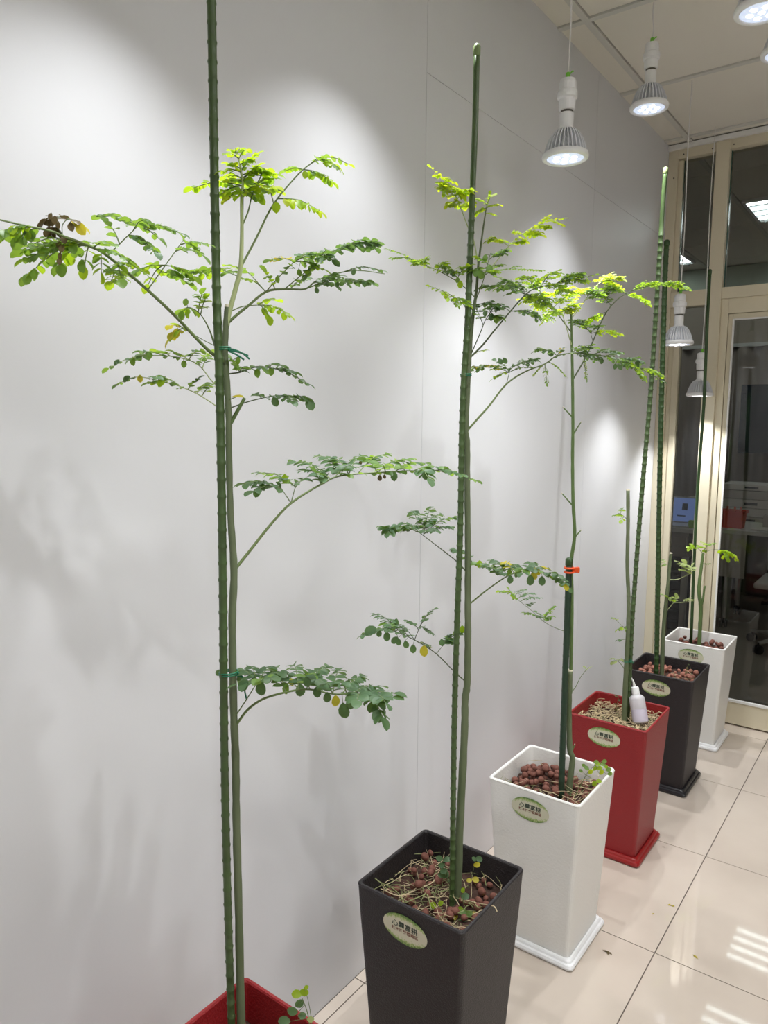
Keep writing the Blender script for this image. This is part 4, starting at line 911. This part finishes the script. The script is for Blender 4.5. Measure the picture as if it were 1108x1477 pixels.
p.frond([(680, 522), (697, 497), (715, 474.6), (758, 425), (780, 414), (801.6, 409.6), (830, 402), (858, 396.6)], .08, (.0022, .0006), [
    (758, 425, 697, 414, 8, 8, 'md', {'sub': (5, .03), 'dd': -.05}), (760, 424, 726, 404, 6, 8, 'md', {'sub': (4, .03), 'dd': .03}), (770, 419, 757, 398, 5, 8, 'mb', {'sub': (3, .03), 'dd': .06}), (780, 414, 800, 393, 5, 8, 'mb', {'sub': (3, .03), 'dd': .05}), (785, 413, 815, 420, 5, 8, 'mb', {'sub': (4, .03), 'dd': -.05}), (801, 410, 840, 395, 6, 8, 'md', {'sub': (4, .026)}), (801, 410, 845, 405, 6, 8, 'mb', {'sub': (4, .026)}),
    (755, 428, 790, 440, 6, 8, 'bm', {'sub': (4, .03), 'dd': .06}), (758, 425, 800, 452, 6, 8, 'bm', {'sub': (4, .03), 'dd': .10}), (740, 446, 700, 438, 6, 9, 'd', {'sub': (3, .026), 'dd': -.03}), (740, 446, 775, 455, 4, 8, 'md', {'sub': (3, .026)}), (758, 425, 752, 412, 3, 8, 'd')], auto=(8, 8, 'mb', .62), stem=M_STEMD)
p.frond([(680, 515), (693, 480), (700, 462), (707, 452)], -.02, (.0012, .0006), [(697, 468, 684, 442, 4, 8, 'dm', {'sub': (2, .02)}), (700, 462, 722, 458, 4, 9, 'dm', {'sub': (2, .02)}), (704, 456, 716, 441, 4, 8, 'd', {'sub': (2, .02)})], [(700, 452, 9, 'd'), (709, 457, 11, 'd'), (716, 461, 11, 'm')], stem=M_STEMD)
p.frond([(679, 390), (706, 391), (735, 388), (765, 389), (782, 390)], .12, (.0007, .0003), [(706, 391, 720, 383, 3, 7, 'm'), (735, 388, 748, 384, 3, 7, 'm')], auto=(12, 7, 'm', .3))
p.frond([(674, 621), (690, 603), (706, 585), (730.6, 554), (758, 536), (786, 525), (804, 513), (830, 509), (856, 511), (899, 520), (930, 535), (958, 551)], .12, (.0024, .0005), [
    (730, 554, 735, 537, 0, 8, 'd', {'t0': .9, 'arch': 0}), (735, 537, 684, 530, 7, 9, 'mdy', {'sub': (3, .026)}), (735, 537, 712, 546, 4, 9, 'mb'), (737, 532, 716, 520, 4, 10, 'd'), (738, 530, 772, 518, 6, 9, 'd', {'sub': (3, .024)}), (736, 535, 762, 530, 4, 9, 'md'),
    (786, 525, 789, 552, 7, 7, 'pm', {'k': 'o', 'arch': 0}), (790, 524, 815, 541, 6, 7, 'pm', {'k': 'o'}), (786, 525, 772, 538, 5, 7, 'pm', {'k': 'o'}), (844, 511, 846, 546, 6, 7, 'pm', {'k': 'o', 'arch': 0}), (804, 513, 776, 504, 5, 8, 'md', {'sub': (2, .024)}), (804, 513, 812, 503, 3, 9, 'yd'), (820, 510, 850, 502, 5, 8, 'md', {'sub': (3, .026)}), (830, 509, 860, 518, 5, 8, 'd', {'sub': (3, .024)}),
    (856, 511, 890, 508, 5, 8, 'd', {'sub': (3, .024)}), (870, 513, 905, 528, 5, 8, 'dm', {'sub': (3, .022)}), (890, 518, 925, 522, 5, 8, 'd', {'sub': (3, .022)}), (900, 520, 930, 545, 5, 8, 'bm', {'sub': (3, .02)}), (925, 532, 955, 542, 5, 7, 'bm', {'sub': (3, .016)})],
    [(795, 510, 12, 'd', .6), (868, 521, 9, 'd'), (887, 529, 9, 'd'), (895, 531, 11, 'd', .8), (920, 527, 10, 'd', .8), (722, 522, 10, 'd', .6), (729, 521, 10, 'd', .6)], auto=(14, 8, 'dm', .5))
p.frond([(679, 520), (690, 507), (700, 505)], .02, (.0007, .0004), [], [], auto=(4, 8, 'b', .3))
p.frond([(674, 823), (658, 809), (626, 784), (601, 765)], -.05, (.0016, .0008), [
    (607, 769, 557, 762, 6, 13, 'd', {'sub': (2, .03), 'dd': -.03}), (607, 769, 582, 755, 5, 12, 'd', {'dd': .03}), (609, 770, 608, 752, 4, 12, 'd', {'dd': .04}), (608, 769, 596, 738, 5, 12, 'd', {'dd': .08}), (609, 770, 622, 732, 6, 11, 'd', {'dd': .10}), (610, 770, 655, 746, 7, 12, 'dm', {'dd': .05}), (610, 770, 648, 760, 6, 12, 'd'), (605, 767, 628, 766, 4, 12, 'd', {'dd': -.04}), (609, 769, 635, 742, 5, 11, 'd', {'dd': .08})],
    [(566, 769, 12, 'd', -.9), (600, 741, 9, 'd', -.8)], stem=M_STEMD, big=1.3)
p.frond([(677, 876), (696, 856), (715, 842), (732, 831), (752, 824), (775, 822), (800, 834), (819, 848)], -.04, (.0018, .0007), [
    (732, 831, 716, 825, 3, 12, 'd', {'dd': -.01}), (722, 828, 682, 811, 6, 13, 'dm', {'dd': .03}), (720, 827, 700, 818, 4, 12, 'd', {'dd': -.02}), (732, 831, 712, 809, 5, 12, 'd', {'dd': .06}), (740, 828, 730, 812, 4, 12, 'dy', {'dd': .04}), (745, 826, 742, 815, 4, 12, 'd', {'dd': .05}), (755, 824, 770, 812, 4, 11, 'd', {'dd': .05}), (760, 823, 752, 826, 3, 13, 'dm', {'dd': -.03}), (770, 822, 790, 820, 4, 12, 'dy', {'dd': .03}), (785, 827, 806, 830, 4, 11, 'd'), (800, 834, 815, 840, 3, 10, 'd'),
    (682, 811, 655, 792, 5, 11, 'd', {'dd': .05})],
    [(736, 836, 13, 'd', 0), (735, 826, 11, 'm', 0), (765, 837, 16, 'd', 0), (782, 838, 14, 'd', 0), (771, 831, 13, 'y', .4), (692, 814, 12, 'b', 0), (713, 820, 10, 'd'), (745, 829, 9, 'd'), (726, 818, 9, 'd'), (817, 848, 12, 'y', .7), (802, 837, 9, 'd'), (776, 825, 11, 'y', .3)], auto=(5, 11, 'dm', .62), stem=M_STEM, big=1.3)
p.frond([(672, 986), (655, 968.5), (629.5, 943), (598, 923), (563, 908.5), (541, 908.5), (522, 917)], -.06, (.0015, .0006), [
    (598, 923, 610, 893, 0, 8, 'd', {'t0': .9, 'arch': 0}), (606, 904, 626, 879, 5, 10, 'd', {'k': 'o'}), (606, 904, 622, 912, 4, 11, 'd', {'k': 'o'}), (603, 908, 590, 896, 4, 11, 'd', {'k': 'o'}), (579, 915, 541, 886, 7, 11, 'd', {'k': 'o', 'dd': .06}), (590, 920, 565, 895, 5, 11, 'd', {'k': 'o', 'dd': .05}), (570, 911, 555, 898, 4, 12, 'dm', {'dd': .03}), (600, 924, 580, 905, 4, 11, 'd', {'k': 'o', 'dd': .04}),
    (629, 943, 639, 931, 0, 8, 'd', {'t0': .9, 'arch': 0}), (638, 932, 668, 910, 5, 12, 'dm', {'dd': .03}), (638, 932, 650, 918, 4, 11, 'd'), (625, 940, 612, 928, 3, 9, 'dp', {'k': 'o'})],
    [(558, 918, 14, 'd', 0), (547, 914, 11, 'd', -.2), (575, 926, 11, 'd'), (586, 930, 12, 'd', .2), (596, 936, 13, 'd', 0), (612, 939, 17, 'y', 0), (527, 914, 19, 'd', -1.6), (536, 912, 9, 'y', -1.2), (568, 925, 13, 'd', -.9), (572, 898, 12, 'd', 0), (637, 927, 10, 'd'), (645, 926, 9, 'd'), (653, 926, 11, 'd'), (667, 908, 12, 'b', 0), (567, 906, 10, 'm')], auto=(6, 11, 'd', .55), stem=M_STEMD, big=1.3)
p.tie(672, 542, 8, label='pale green tie around the slim tree and its stake in the black planter', d=D1 - .012)
p.finish()

# ---------------------------------------------------------------- plant in the white pebble planter
D2 = 2.030
stake([(821, 810, D2 - .012), (818, 900, D2 - .012), (814.5, 1000, D2 - .012), (811, 1100, D2 - .012), (809.5, 1158, D2 - .012)], .0175, M_STAKED, 'short dark green stake with an orange clip in the white pebble planter', ring=.034, ringh=1.05, capmat=M_STAKEB, n=12)
p = Plant('moringa_tree', (820, 1160), D2, 'thin bare stemmed moringa tree with leafy crown in the white pebble planter', single=False, seed=8, ls=.82, ln=1.8, sn=2.0)
p.trunk([(819, 1160), (823, 1120), (826, 1093), (822, 1079), (821, 1020), (822.4, 967)], [.0098, .0088, .0078, .0085, .0075, .0078], M_TRUNK, 'old_stem', cut=True)
p.trunk([(823, 1000), (824, 940), (825, 860), (824, 811), (829, 772), (826.7, 721), (826, 660), (826.5, 620), (826, 548), (825, 500), (824, 444)], [.0050, .0052, .0052, .0050, .0048, .0046, .0044, .0042, .0040, .0034, .0024], M_TRUNKU, 'trunk')
for a, b_ in (((825, 728), (811, 712)), ((830, 774), (838, 765)), ((826, 602), (813, 588)), ((828, 625), (838, 609)), ((826, 1082), (829, 1074))):
    p.trunk([a, ((a[0] + b_[0]) / 2, (a[1] + b_[1]) / 2), b_], [.0022, .0018, .0015], M_TRUNKU, 'side_stub', 6, False, cut=True)
p.frond([(826, 551), (838, 528), (850, 505), (875, 450), (902, 424), (936, 413), (966, 410), (994, 418)], .10, (.0022, .0006), [
    (902, 424, 870, 403, 7, 7, 'vbv', {'sub': (4, .04), 'dd': .05}), (910, 421, 945, 410, 6, 6, 'mb', {'sub': (4, .03)}), (936, 413, 990, 414, 8, 6, 'mb', {'sub': (6, .022)}), (900, 425, 935, 436, 7, 6, 'b', {'sub': (4, .025), 'dd': -.04}), (905, 423, 875, 415, 6, 6, 'mb', {'sub': (4, .035), 'dd': .03}), (880, 445, 868, 428, 3, 6, 'md', {'sub': (2, .03)}), (868, 428, 845, 420, 6, 6, 'md', {'sub': (4, .035)}), (868, 428, 885, 418, 5, 6, 'md', {'sub': (3, .03)}),
    (872, 455, 842, 470, 6, 6, 'b', {'sub': (4, .03), 'dd': .03}), (856, 492, 852, 480, 0, 6, 'm', {'t0': .9, 'arch': 0}), (852, 481, 896, 482, 7, 6, 'bvb', {'sub': (4, .028)}), (852, 481, 832, 462, 6, 6, 'md', {'sub': (4, .035)}), (852, 481, 862, 470, 4, 6, 'm', {'sub': (2, .03)})], auto=(10, 6, 'mb', .6), stem=M_STEMD)
p.frond([(824, 483.5), (812, 463), (798, 443.7), (788, 430), (780, 422)], -.03, (.0018, .0008), [
    (798, 444, 840, 420, 8, 7, 'vbv', {'sub': (5, .042), 'dd': .05}), (798, 444, 775, 440, 6, 7, 'vb', {'sub': (4, .04)}), (790, 432, 815, 418, 6, 7, 'vb', {'sub': (4, .04), 'dd': .04}), (790, 432, 760, 430, 6, 7, 'bv', {'sub': (4, .04), 'dd': -.03}), (782, 424, 770, 412, 5, 7, 'mb', {'sub': (3, .035)}), (805, 453, 830, 440, 5, 7, 'bv', {'sub': (3, .035)}), (803, 450, 790, 462, 5, 6, 'b', {'sub': (3, .03), 'dd': -.05})])
p.frond([(825, 462), (832, 450), (844, 433), (862.6, 410), (880, 402), (899, 399)], .06, (.0014, .0005), [
    (862, 410, 895, 400, 7, 7, 'pv', {'sub': (4, .03)}), (862, 410, 878, 398, 5, 7, 'pv', {'sub': (3, .03)}), (850, 424, 838, 418, 4, 7, 'vb', {'sub': (2, .03)}), (845, 432, 868, 426, 5, 6, 'mb', {'sub': (3, .03)})], auto=(6, 6, 'pv', .5), stem=M_STEMP)
p.frond([(823, 498), (818, 475), (810, 450), (806, 440)], -.04, (.0016, .0006), [(812, 456, 795, 452, 5, 6, 'bv', {'sub': (3, .03)}), (812, 456, 828, 446, 5, 6, 'v', {'sub': (3, .03)})], stem=M_STEMP)
p.frond([(817, 918), (800, 905), (784, 896), (765, 879), (746, 864), (734, 850)], -.05, (.0010, .0004), [
    (782, 893, 757, 884, 5, 9, 'md'), (783, 894, 797, 878, 5, 9, 'mb'), (783, 894, 795, 889, 4, 9, 'm', {'dr': .8}), (783, 894, 775, 884, 3, 9, 'd'), (752, 868, 778, 862, 5, 8, 'd'), (748, 865, 770, 856, 5, 8, 'd', {'dd': .04}), (742, 859, 757, 850, 4, 8, 'd', {'dd': .04}), (740, 857, 722, 853, 5, 9, 'mb'), (738, 855, 742, 862, 3, 9, 'mb'), (762, 877, 768, 870, 3, 8, 'd')], auto=(3, 8, 'mb', .8))
p.frond([(824, 1003), (831, 990), (837.5, 977), (848, 964)], .0, (.0012, .0006), [(843, 970, 852, 962, 3, 4, 'p'), (846, 966, 842, 961, 2, 4, 'p')])
p.finish()
# orange clip
cl = empty('plant_clip', at(823, 822, D2 - .014)); c0 = cl.location.copy(); tag(cl, 'orange plastic clip joining stem and dark stake', 'clip')
Rh = Vector((RV.x, RV.y, 0)).normalized()
for dz in (.006, -.006):
    cc = at(821, 822, D2 - .010)
    MB().tube([cc + Rh * (.0125 * math.cos(a)) + FH * (.0125 * math.sin(a)) + Vector((0, 0, dz)) for a in [2 * math.pi * k / 18 for k in range(19)]], .0028, 6).build('jaw', M_CLIP, cl, off=c0, smooth=True)
b = MB(); q = at(829.5, 822, D2 - .012)
rs = []
for u, w_ in ((-.008, .006), (.002, .008), (.010, .009), (.0135, .007)):
    rs.append([q + Rh * u + FH * (s1 * .003) + Vector((0, 0, s2 * w_)) for s1, s2 in ((-1, -1), (1, -1), (1, 1), (-1, 1))])
b.rings(rs); bevel(b.build('thumb_tab', M_CLIP, cl, off=c0), .002)

# ---------------------------------------------------------------- plant in the red planter with the bottle
D3 = 2.53
stake([(960.3, 246, D3 + .10), (956, 299, D3 + .10), (948.5, 416, D3 + .09), (938.7, 564, D3 + .075), (926, 711, D3 + .05), (913, 880, D3 + .03), (909, 960, D3 + .02), (905, 1046, D3 + .02)], .0150, M_STAKE, 'leaning ringed green stake tied in the red planter with the bottle', ring=.0262, ringh=1.2, smooth_to=.19, capmat=M_STCAP)
p = Plant('moringa_tree', (900.5, 1050), D3, 'cut back moringa trunk with pale cut top in the red planter with the bottle', single=False, seed=9)
p.trunk([(900, 1052), (902, 993), (904.6, 944), (907, 871), (905, 817), (906, 760), (906, 707)], [.0098, .0088, .0080, .0066, .0064, .0062, .0062], M_TRUNK, cut=True)
for path, pins in (([(904, 750), (899, 744), (892, 740)], [(899, 744, 889, 743, 3, 6, 'mb'), (895, 741, 897, 735, 3, 6, 'mb'), (901, 747, 897, 750, 2, 7, 'b')]),
                   ([(904, 912), (899, 904), (893, 898), (888, 893)], [(899, 904, 902, 908, 2, 7, 'mb'), (899, 904, 893, 907, 2, 7, 'mb'), (890, 896, 886, 892, 2, 6, 'mp')]),
                   ([(899, 966), (896, 958), (890, 953), (884, 952)], [(892, 954, 886, 955, 2, 6, 'p'), (892, 954, 896, 951, 2, 6, 'p'), (887, 953, 884, 950, 2, 6, 'p')]),
                   ([(903, 925), (896, 923), (892, 922)], [(896, 923, 892, 923, 2, 5, 'd')])):
    p.frond(path, -.01, (.0012, .0006), pins, stem=M_STEM)
p.tie(905, 954, 7, tail=[[(908, 954), (914, 957), (910, 951)]], label='green tie joining trunk and leaning stake above the red planter', d=D3 + .004)
p.finish()

# squeeze bottle
def mk_bottle():
    base = at(924.5, 1041, D3 - .030); top = at(917.5, 1001, D3 + .004)
    ax = (top - base); h = ax.length; ax.normalize()
    t = empty('squeeze_bottle', base); tag(t, 'translucent white squeeze bottle stuck in the red planter', 'bottle')
    rot = Vector((0, 0, 1)).rotation_difference(ax); t.rotation_mode = 'QUATERNION'; t.rotation_quaternion = rot
    M_B = mat('bottle_plastic', (236, 234, 238), .35, trans=.35); r = .027
    MB().lathe([(r * .9, -.004), (r, 0), (r, h * .80), (r * .96, h * .88), (r * .7, h * .95), (r * .45, h * .98), (r * .45, h)], 22).build('bottle_body', M_B, t, smooth=True)
    MB().lathe([(r * 1.003, h * .02), (r * 1.003, h * .46)], 22, cap=False).build('liquid_fill', mat('bottle_liquid', (206, 200, 214), .3), t, smooth=True)
    MB().lathe([(.0125, h - .002), (.0135, h), (.0135, h + .022), (.011, h + .026)], 16).build('bottle_cap', mat('bottle_cap_white', (240, 240, 240), .4), t)
    MB().tube([(0, 0, h + .024), (-.002, 0, h + .045), (-.007, 0, h + .060)], [.006, .0035, .0015], 8).build('nozzle', mat('bottle_nozzle', (236, 236, 232), .4), t, smooth=True)
mk_bottle()

# ---------------------------------------------------------------- black planter near the glass
D4 = 3.02
stake([(962, 350, D4), (959.5, 400, D4), (954, 583, D4), (951, 729, D4), (948.5, 880, D4), (946.5, 985, D4)], .0195, M_STAKEB, 'ringed dark green stake in the black planter near the glass', ring=.027, ringh=1.13)
p = Plant('moringa_tree', (954.5, 984), D4, 'short cut moringa trunk with pale sprouts in the black planter near the glass', single=False, seed=10)
p.trunk([(954.5, 986), (956.6, 920), (959.5, 883), (964.4, 836), (966, 815), (968, 798)], [.0095, .0082, .0076, .0070, .0066, .006], M_TRUNK, cut=True)
p.frond([(965, 838), (976, 836), (986, 832), (996, 827)], .0, (.0022, .0012), [(996, 826, 981, 812, 4, 9, 'p'), (996, 826, 990, 814, 3, 9, 'p'), (995, 826, 998, 818, 2, 7, 'p'), (994, 828, 985, 822, 3, 8, 'p')], stem=M_STEMP)
p.frond([(961, 881), (967, 875), (972, 869.5), (985, 869), (998, 868)], .0, (.0018, .0008), [(972, 869, 952, 857, 4, 8, 'mp'), (972, 869, 965, 862, 3, 8, 'mb'), (972, 869, 974, 861, 3, 7, 'p'), (985, 869, 992, 864, 3, 7, 'p'), (992, 868, 998, 865, 2, 7, 'p')], stem=M_STEMP)
p.frond([(964, 818), (960, 813), (955, 811)], .0, (.0014, .0008), [(960, 813, 955, 808, 2, 7, 'mp'), (962, 815, 957, 816, 2, 6, 'm')], stem=M_STEMP)
p.finish()

# ---------------------------------------------------------------- white planter before the door
D5 = 3.45
stake([(1024.3, 392, D5), (1020, 470, D5), (1015.5, 583, D5), (1006, 711, D5), (1001, 820, D5), (996.5, 935, D5)], .0140, M_STAKEB, 'thin smooth dark green stake in the white planter before the door', ring=.2, ringh=1.04)
p = Plant('moringa_tree', (1009, 936), D5, 'forked short moringa stem with green tip leaves before the glass door', single=False, seed=12, ls=.8, ln=1.6)
p.trunk([(1008.5, 938), (1010, 905), (1011, 876), (1008.5, 855), (1009, 840), (1013, 809), (1014.6, 797)], [.0095, .009, .0088, .0088, .0080, .0066, .0058], M_TRUNKU, cut=True)
p.trunk([(1011, 876), (1014, 865), (1016, 850), (1017.5, 845)], [.006, .005, .0045, .004], M_TRUNKU, 'side_stub', 8, False)
p.frond([(1013, 800), (1008, 792), (1000, 789), (995, 789)], -.02, (.0016, .0008), [(1000, 789, 995, 792, 2, 8, 'mb'), (1003, 790, 999, 786, 2, 8, 'b')], auto=(3, 8, 'b', .5))
p.frond([(1014, 798), (1017, 792), (1022, 786), (1029, 784)], .0, (.0016, .0008), [(1017, 792, 1010, 788, 3, 9, 'bm'), (1021, 787, 1015, 783, 2, 8, 'b'), (1017, 792, 1016, 796, 2, 8, 'b')], auto=(3, 8, 'mb', .5))
p.frond([(1015, 794), (1028, 793), (1040, 793), (1050, 796)], .04, (.0008, .0005), [(1040, 793, 1043, 801, 2, 10, 'b', {'dr': .9}), (1046, 793, 1050, 804, 3, 10, 'b', {'dr': .9}), (1050, 794, 1063, 806, 4, 10, 'bv', {'dr': .9})], auto=(3, 10, 'b', .75))
p.frond([(1013, 815), (1016, 813), (1021, 813)], .0, (.0008, .0005), [], auto=(2, 7, 'm', .4))
p.finish()

# ================================================================== small sprouts, fallen leaves
def sprig(name, pts, D, label, leaves, r=.0010, dd=0.0, tones=None):
    base = at(pts[0][0], pts[0][1], D); t = empty(name, base); tag(t, label, 'sprout'); n = len(pts)
    P = smooth_pts([at(x, y, D + dd * i / (n - 1)) for i, (x, y) in enumerate(pts)], 4)
    st = MB(); st.tube(P, [r * (1 - .5 * i / (len(P) - 1)) for i in range(len(P))], 5)
    rg = random.Random(int(pts[0][0])); lo = []
    for (x, y, ln, tone, lean) in leaves:
        q = min(P, key=lambda w: (pix(w)[0] - x) ** 2 + (pix(w)[1] - y) ** 2); mm = D / FPX
        d = Rh * lean + Vector((0, 0, rg.uniform(-.2, .5))); d.normalize()
        c = at(x, y, level(q) - rg.uniform(-.008, .012)); b0 = c - d * (ln * mm * .5); st.tube([q, b0], r * .45, 4)
        nrm = Vector((-FH.x, -FH.y, 0)) * rg.uniform(.5, 1) + Vector((rg.gauss(0, .2), rg.gauss(0, .2), rg.uniform(.3, .8)))
        z = nrm - d * nrm.dot(d); z.normalize(); xx = d.cross(z)
        M = Matrix(((xx.x, d.x, z.x, 0), (xx.y, d.y, z.y, 0), (xx.z, d.z, z.z, 0), (0, 0, 0, 1)))
        o = inst('leaflet', LEAF_ME[('r', tone)], t); o.matrix_local = Matrix.Translation(b0 - base) @ M @ Matrix.Scale(ln * mm, 4)
    st.build('stem', M_STEM, t, off=base, smooth=True)
sprig('sprout', [(445, 1530), (447, 1490), (444, 1462), (436, 1440)], .98, 'round leaved green sprig leaning over the near red planter rim', [(432, 1447, 17, 'd', .2), (422, 1458, 18, 'd', -1), (436, 1465, 14, 'd', .8), (410, 1473, 20, 'd', -1), (448, 1470, 12, 'p', 1)], dd=0)
sprig('sprout', [(452, 1520), (449, 1470), (445, 1445), (441, 1430)], 1.0, 'yellowing round leaved sprig in the near red planter', [(428, 1434, 17, 'b', -.9), (439, 1431, 15, 'b', .2), (442, 1424, 8, 'b', .3)], r=.0007)
sprig('sprout', [(672, 1290), (676, 1278), (681, 1262), (685, 1246)], D1 + .04, 'upright green sprig with yellow leaves behind the trunk in the black planter', [(691, 1239, 12, 'd', .9), (684, 1239, 9, 'd', -.5), (688, 1247, 11, 'y', .8), (677, 1270, 9, 'y', -.6), (686, 1269, 12, 'y', .9)])
sprig('sprout', [(648, 1290), (645, 1265), (641, 1245), (634, 1240)], D1 + .03, 'dark green sprig beside the ringed stake in the black planter', [(634, 1238, 12, 'd', -.9), (645, 1240, 12, 'd', .7), (637, 1248, 11, 'd', -.7), (640, 1256, 12, 'd', -.6), (643, 1262, 13, 'd', .5), (636, 1262, 11, 'd', -.9), (650, 1270, 10, 'd', .5)])
sprig('sprout', [(668, 1322), (672, 1312), (668, 1300), (671, 1288)], D1 - .06, 'low sprig with yellow and green leaves at the trunk foot', [(671, 1293, 14, 'd', .6), (668, 1284, 9, 'b', .2), (664, 1311, 10, 'b', -.6), (676, 1318, 14, 'm', 1), (656, 1322, 14, 'y', -.2), (667, 1328, 15, 'd', -.1), (668, 1316, 12, 'm', .9), (680, 1331, 13, 'y', .4), (684, 1318, 9, 'y', .3)])
sprig('sprout', [(628, 1322), (632, 1312), (636, 1302)], D1 - .05, 'tiny sprig of round yellow-green leaves among the straw', [(625, 1306, 13, 'b', -.4), (636, 1303, 10, 'b', .5), (612, 1318, 11, 'y', -.8), (626, 1325, 14, 'p', .9), (651, 1336, 12, 'p', .9)])
sprig('sprout', [(824, 1158), (838, 1132), (848, 1114), (858, 1104)], D2 - .03, 'bright green sprig reaching over the white planter rim', [(852, 1113, 9, 'v', .2), (868, 1114, 9, 'v', .3), (846, 1108, 9, 'm', -.9), (862, 1102, 9, 'b', -.4), (870, 1103, 9, 'm', .7), (878, 1110, 9, 'm', .8), (880, 1116, 8, 'm', .5), (858, 1108, 9, 'b', .1), (874, 1106, 8, 'b', .2), (838, 1112, 7, 'm', -.9), (865, 1108, 9, 'b', .9), (860, 1099, 8, 'm', .8), (872, 1098, 8, 'm', .9), (858, 1130, 10, 'b', .2), (864, 1127, 9, 'b', .8), (842, 1104, 7, 'm', -1)], r=.0012)
sprig('dry_twig', [(889, 1034), (889, 1020), (892, 1008), (891, 1002)], D3 + .05, 'dry brown curled twig in the red planter', [(889, 1004, 5, 'n', -1), (893, 1010, 5, 'n', .8), (888, 1016, 5, 'n', -.6), (892, 1021, 5, 'n', .5), (888, 1024, 5, 'n', -.8)])
sprig('dry_twig', [(988, 974), (991, 964), (994, 958), (997, 966), (999, 976)], D4 - .06, 'bent dark dry twig in the black planter near the glass', [(991, 964, 5, 'n', -1), (990, 970, 5, 'n', -.8)])
# long pale stalks lying on the straw of the black planter
for k, (pts, nm) in enumerate((([(541, 1267), (549, 1273), (566, 1281), (576, 1290), (583, 1302)], 'pale dry stalk poking above the black planter rim'), ([(553, 1283), (575, 1292), (600, 1284), (625, 1272), (633, 1258)], 'long curved dry stalk crossing the black planter'), ([(585, 1302), (615, 1290), (640, 1285), (654, 1280)], 'straight pale stalk lying towards the stake'), ([(672, 1298), (695, 1304), (712, 1307), (717, 1315)], 'dry stalk reaching the right rim of the black planter'), ([(600, 1270), (616, 1290), (622, 1312)], 'short dry stalk leaning in the black planter'))):
    P = []
    for i, (x, y) in enumerate(pts):
        d = FV + RV * ((x - 554) / FPX) - UV * ((y - 738.5) / FPX); zz = .462 + (.03 if (k == 0 and i < 2) else .0445 if (k == 3 and i > 1) else .006 * math.sin(i * 2 + k))
        P.append(CAM + d * ((zz - CAM.z) / d.z))
    P = smooth_pts(P, 4)
    o = MB().tube(P, .0013, 5).build('dry_stalk', M_STRAW2 if k % 2 == 0 else M_STRAW, off=P[0], loc=P[0], smooth=True); tag(o, nm, 'stalk')
# bits on the floor
for k, (px, py, s_) in enumerate(((874, 1374, .012), (968.5, 1307, .007), (1002, 1380, .007), (959, 1222, .005), (943, 1319, .004))):
    d = FV + RV * ((px - 554) / FPX) - UV * ((py - 738.5) / FPX); q = CAM + d * (-CAM.z / d.z)
    b = MB(); rg = random.Random(k); m_ = 5 if k < 3 else 2
    for j in range(m_):
        a = rg.uniform(0, 6.3); c = Vector((rg.uniform(-1, 1) * s_, rg.uniform(-.5, .5) * s_, .0012)); d1 = Vector((math.cos(a), math.sin(a), rg.uniform(0, .15))) * s_ * .7; e = Vector((-d1.y, d1.x, 0)) * .35
        k0 = len(b.v); b.v += [c - d1, c + e + Vector((0, 0, .001)), c + d1, c - e]; b.add((k0, k0 + 1, k0 + 2, k0 + 3))
    o = b.build('leaf_litter', LEAF[('n', 'y', 'y', 'n', 'y')[k]], loc=(q.x, q.y, .0002))
    md = o.modifiers.new('solid', 'SOLIDIFY'); md.thickness = .0004
    tag(o, ('crumbled dry leaf on the floor beside the white saucer', 'small yellow leaf bit on a floor tile near the joint', 'curled dry leaf bit on a floor tile', 'tiny dark crumb on the floor near the red saucer', 'tiny leaf crumb on the floor tile beside the white saucer')[k], 'leaf litter')
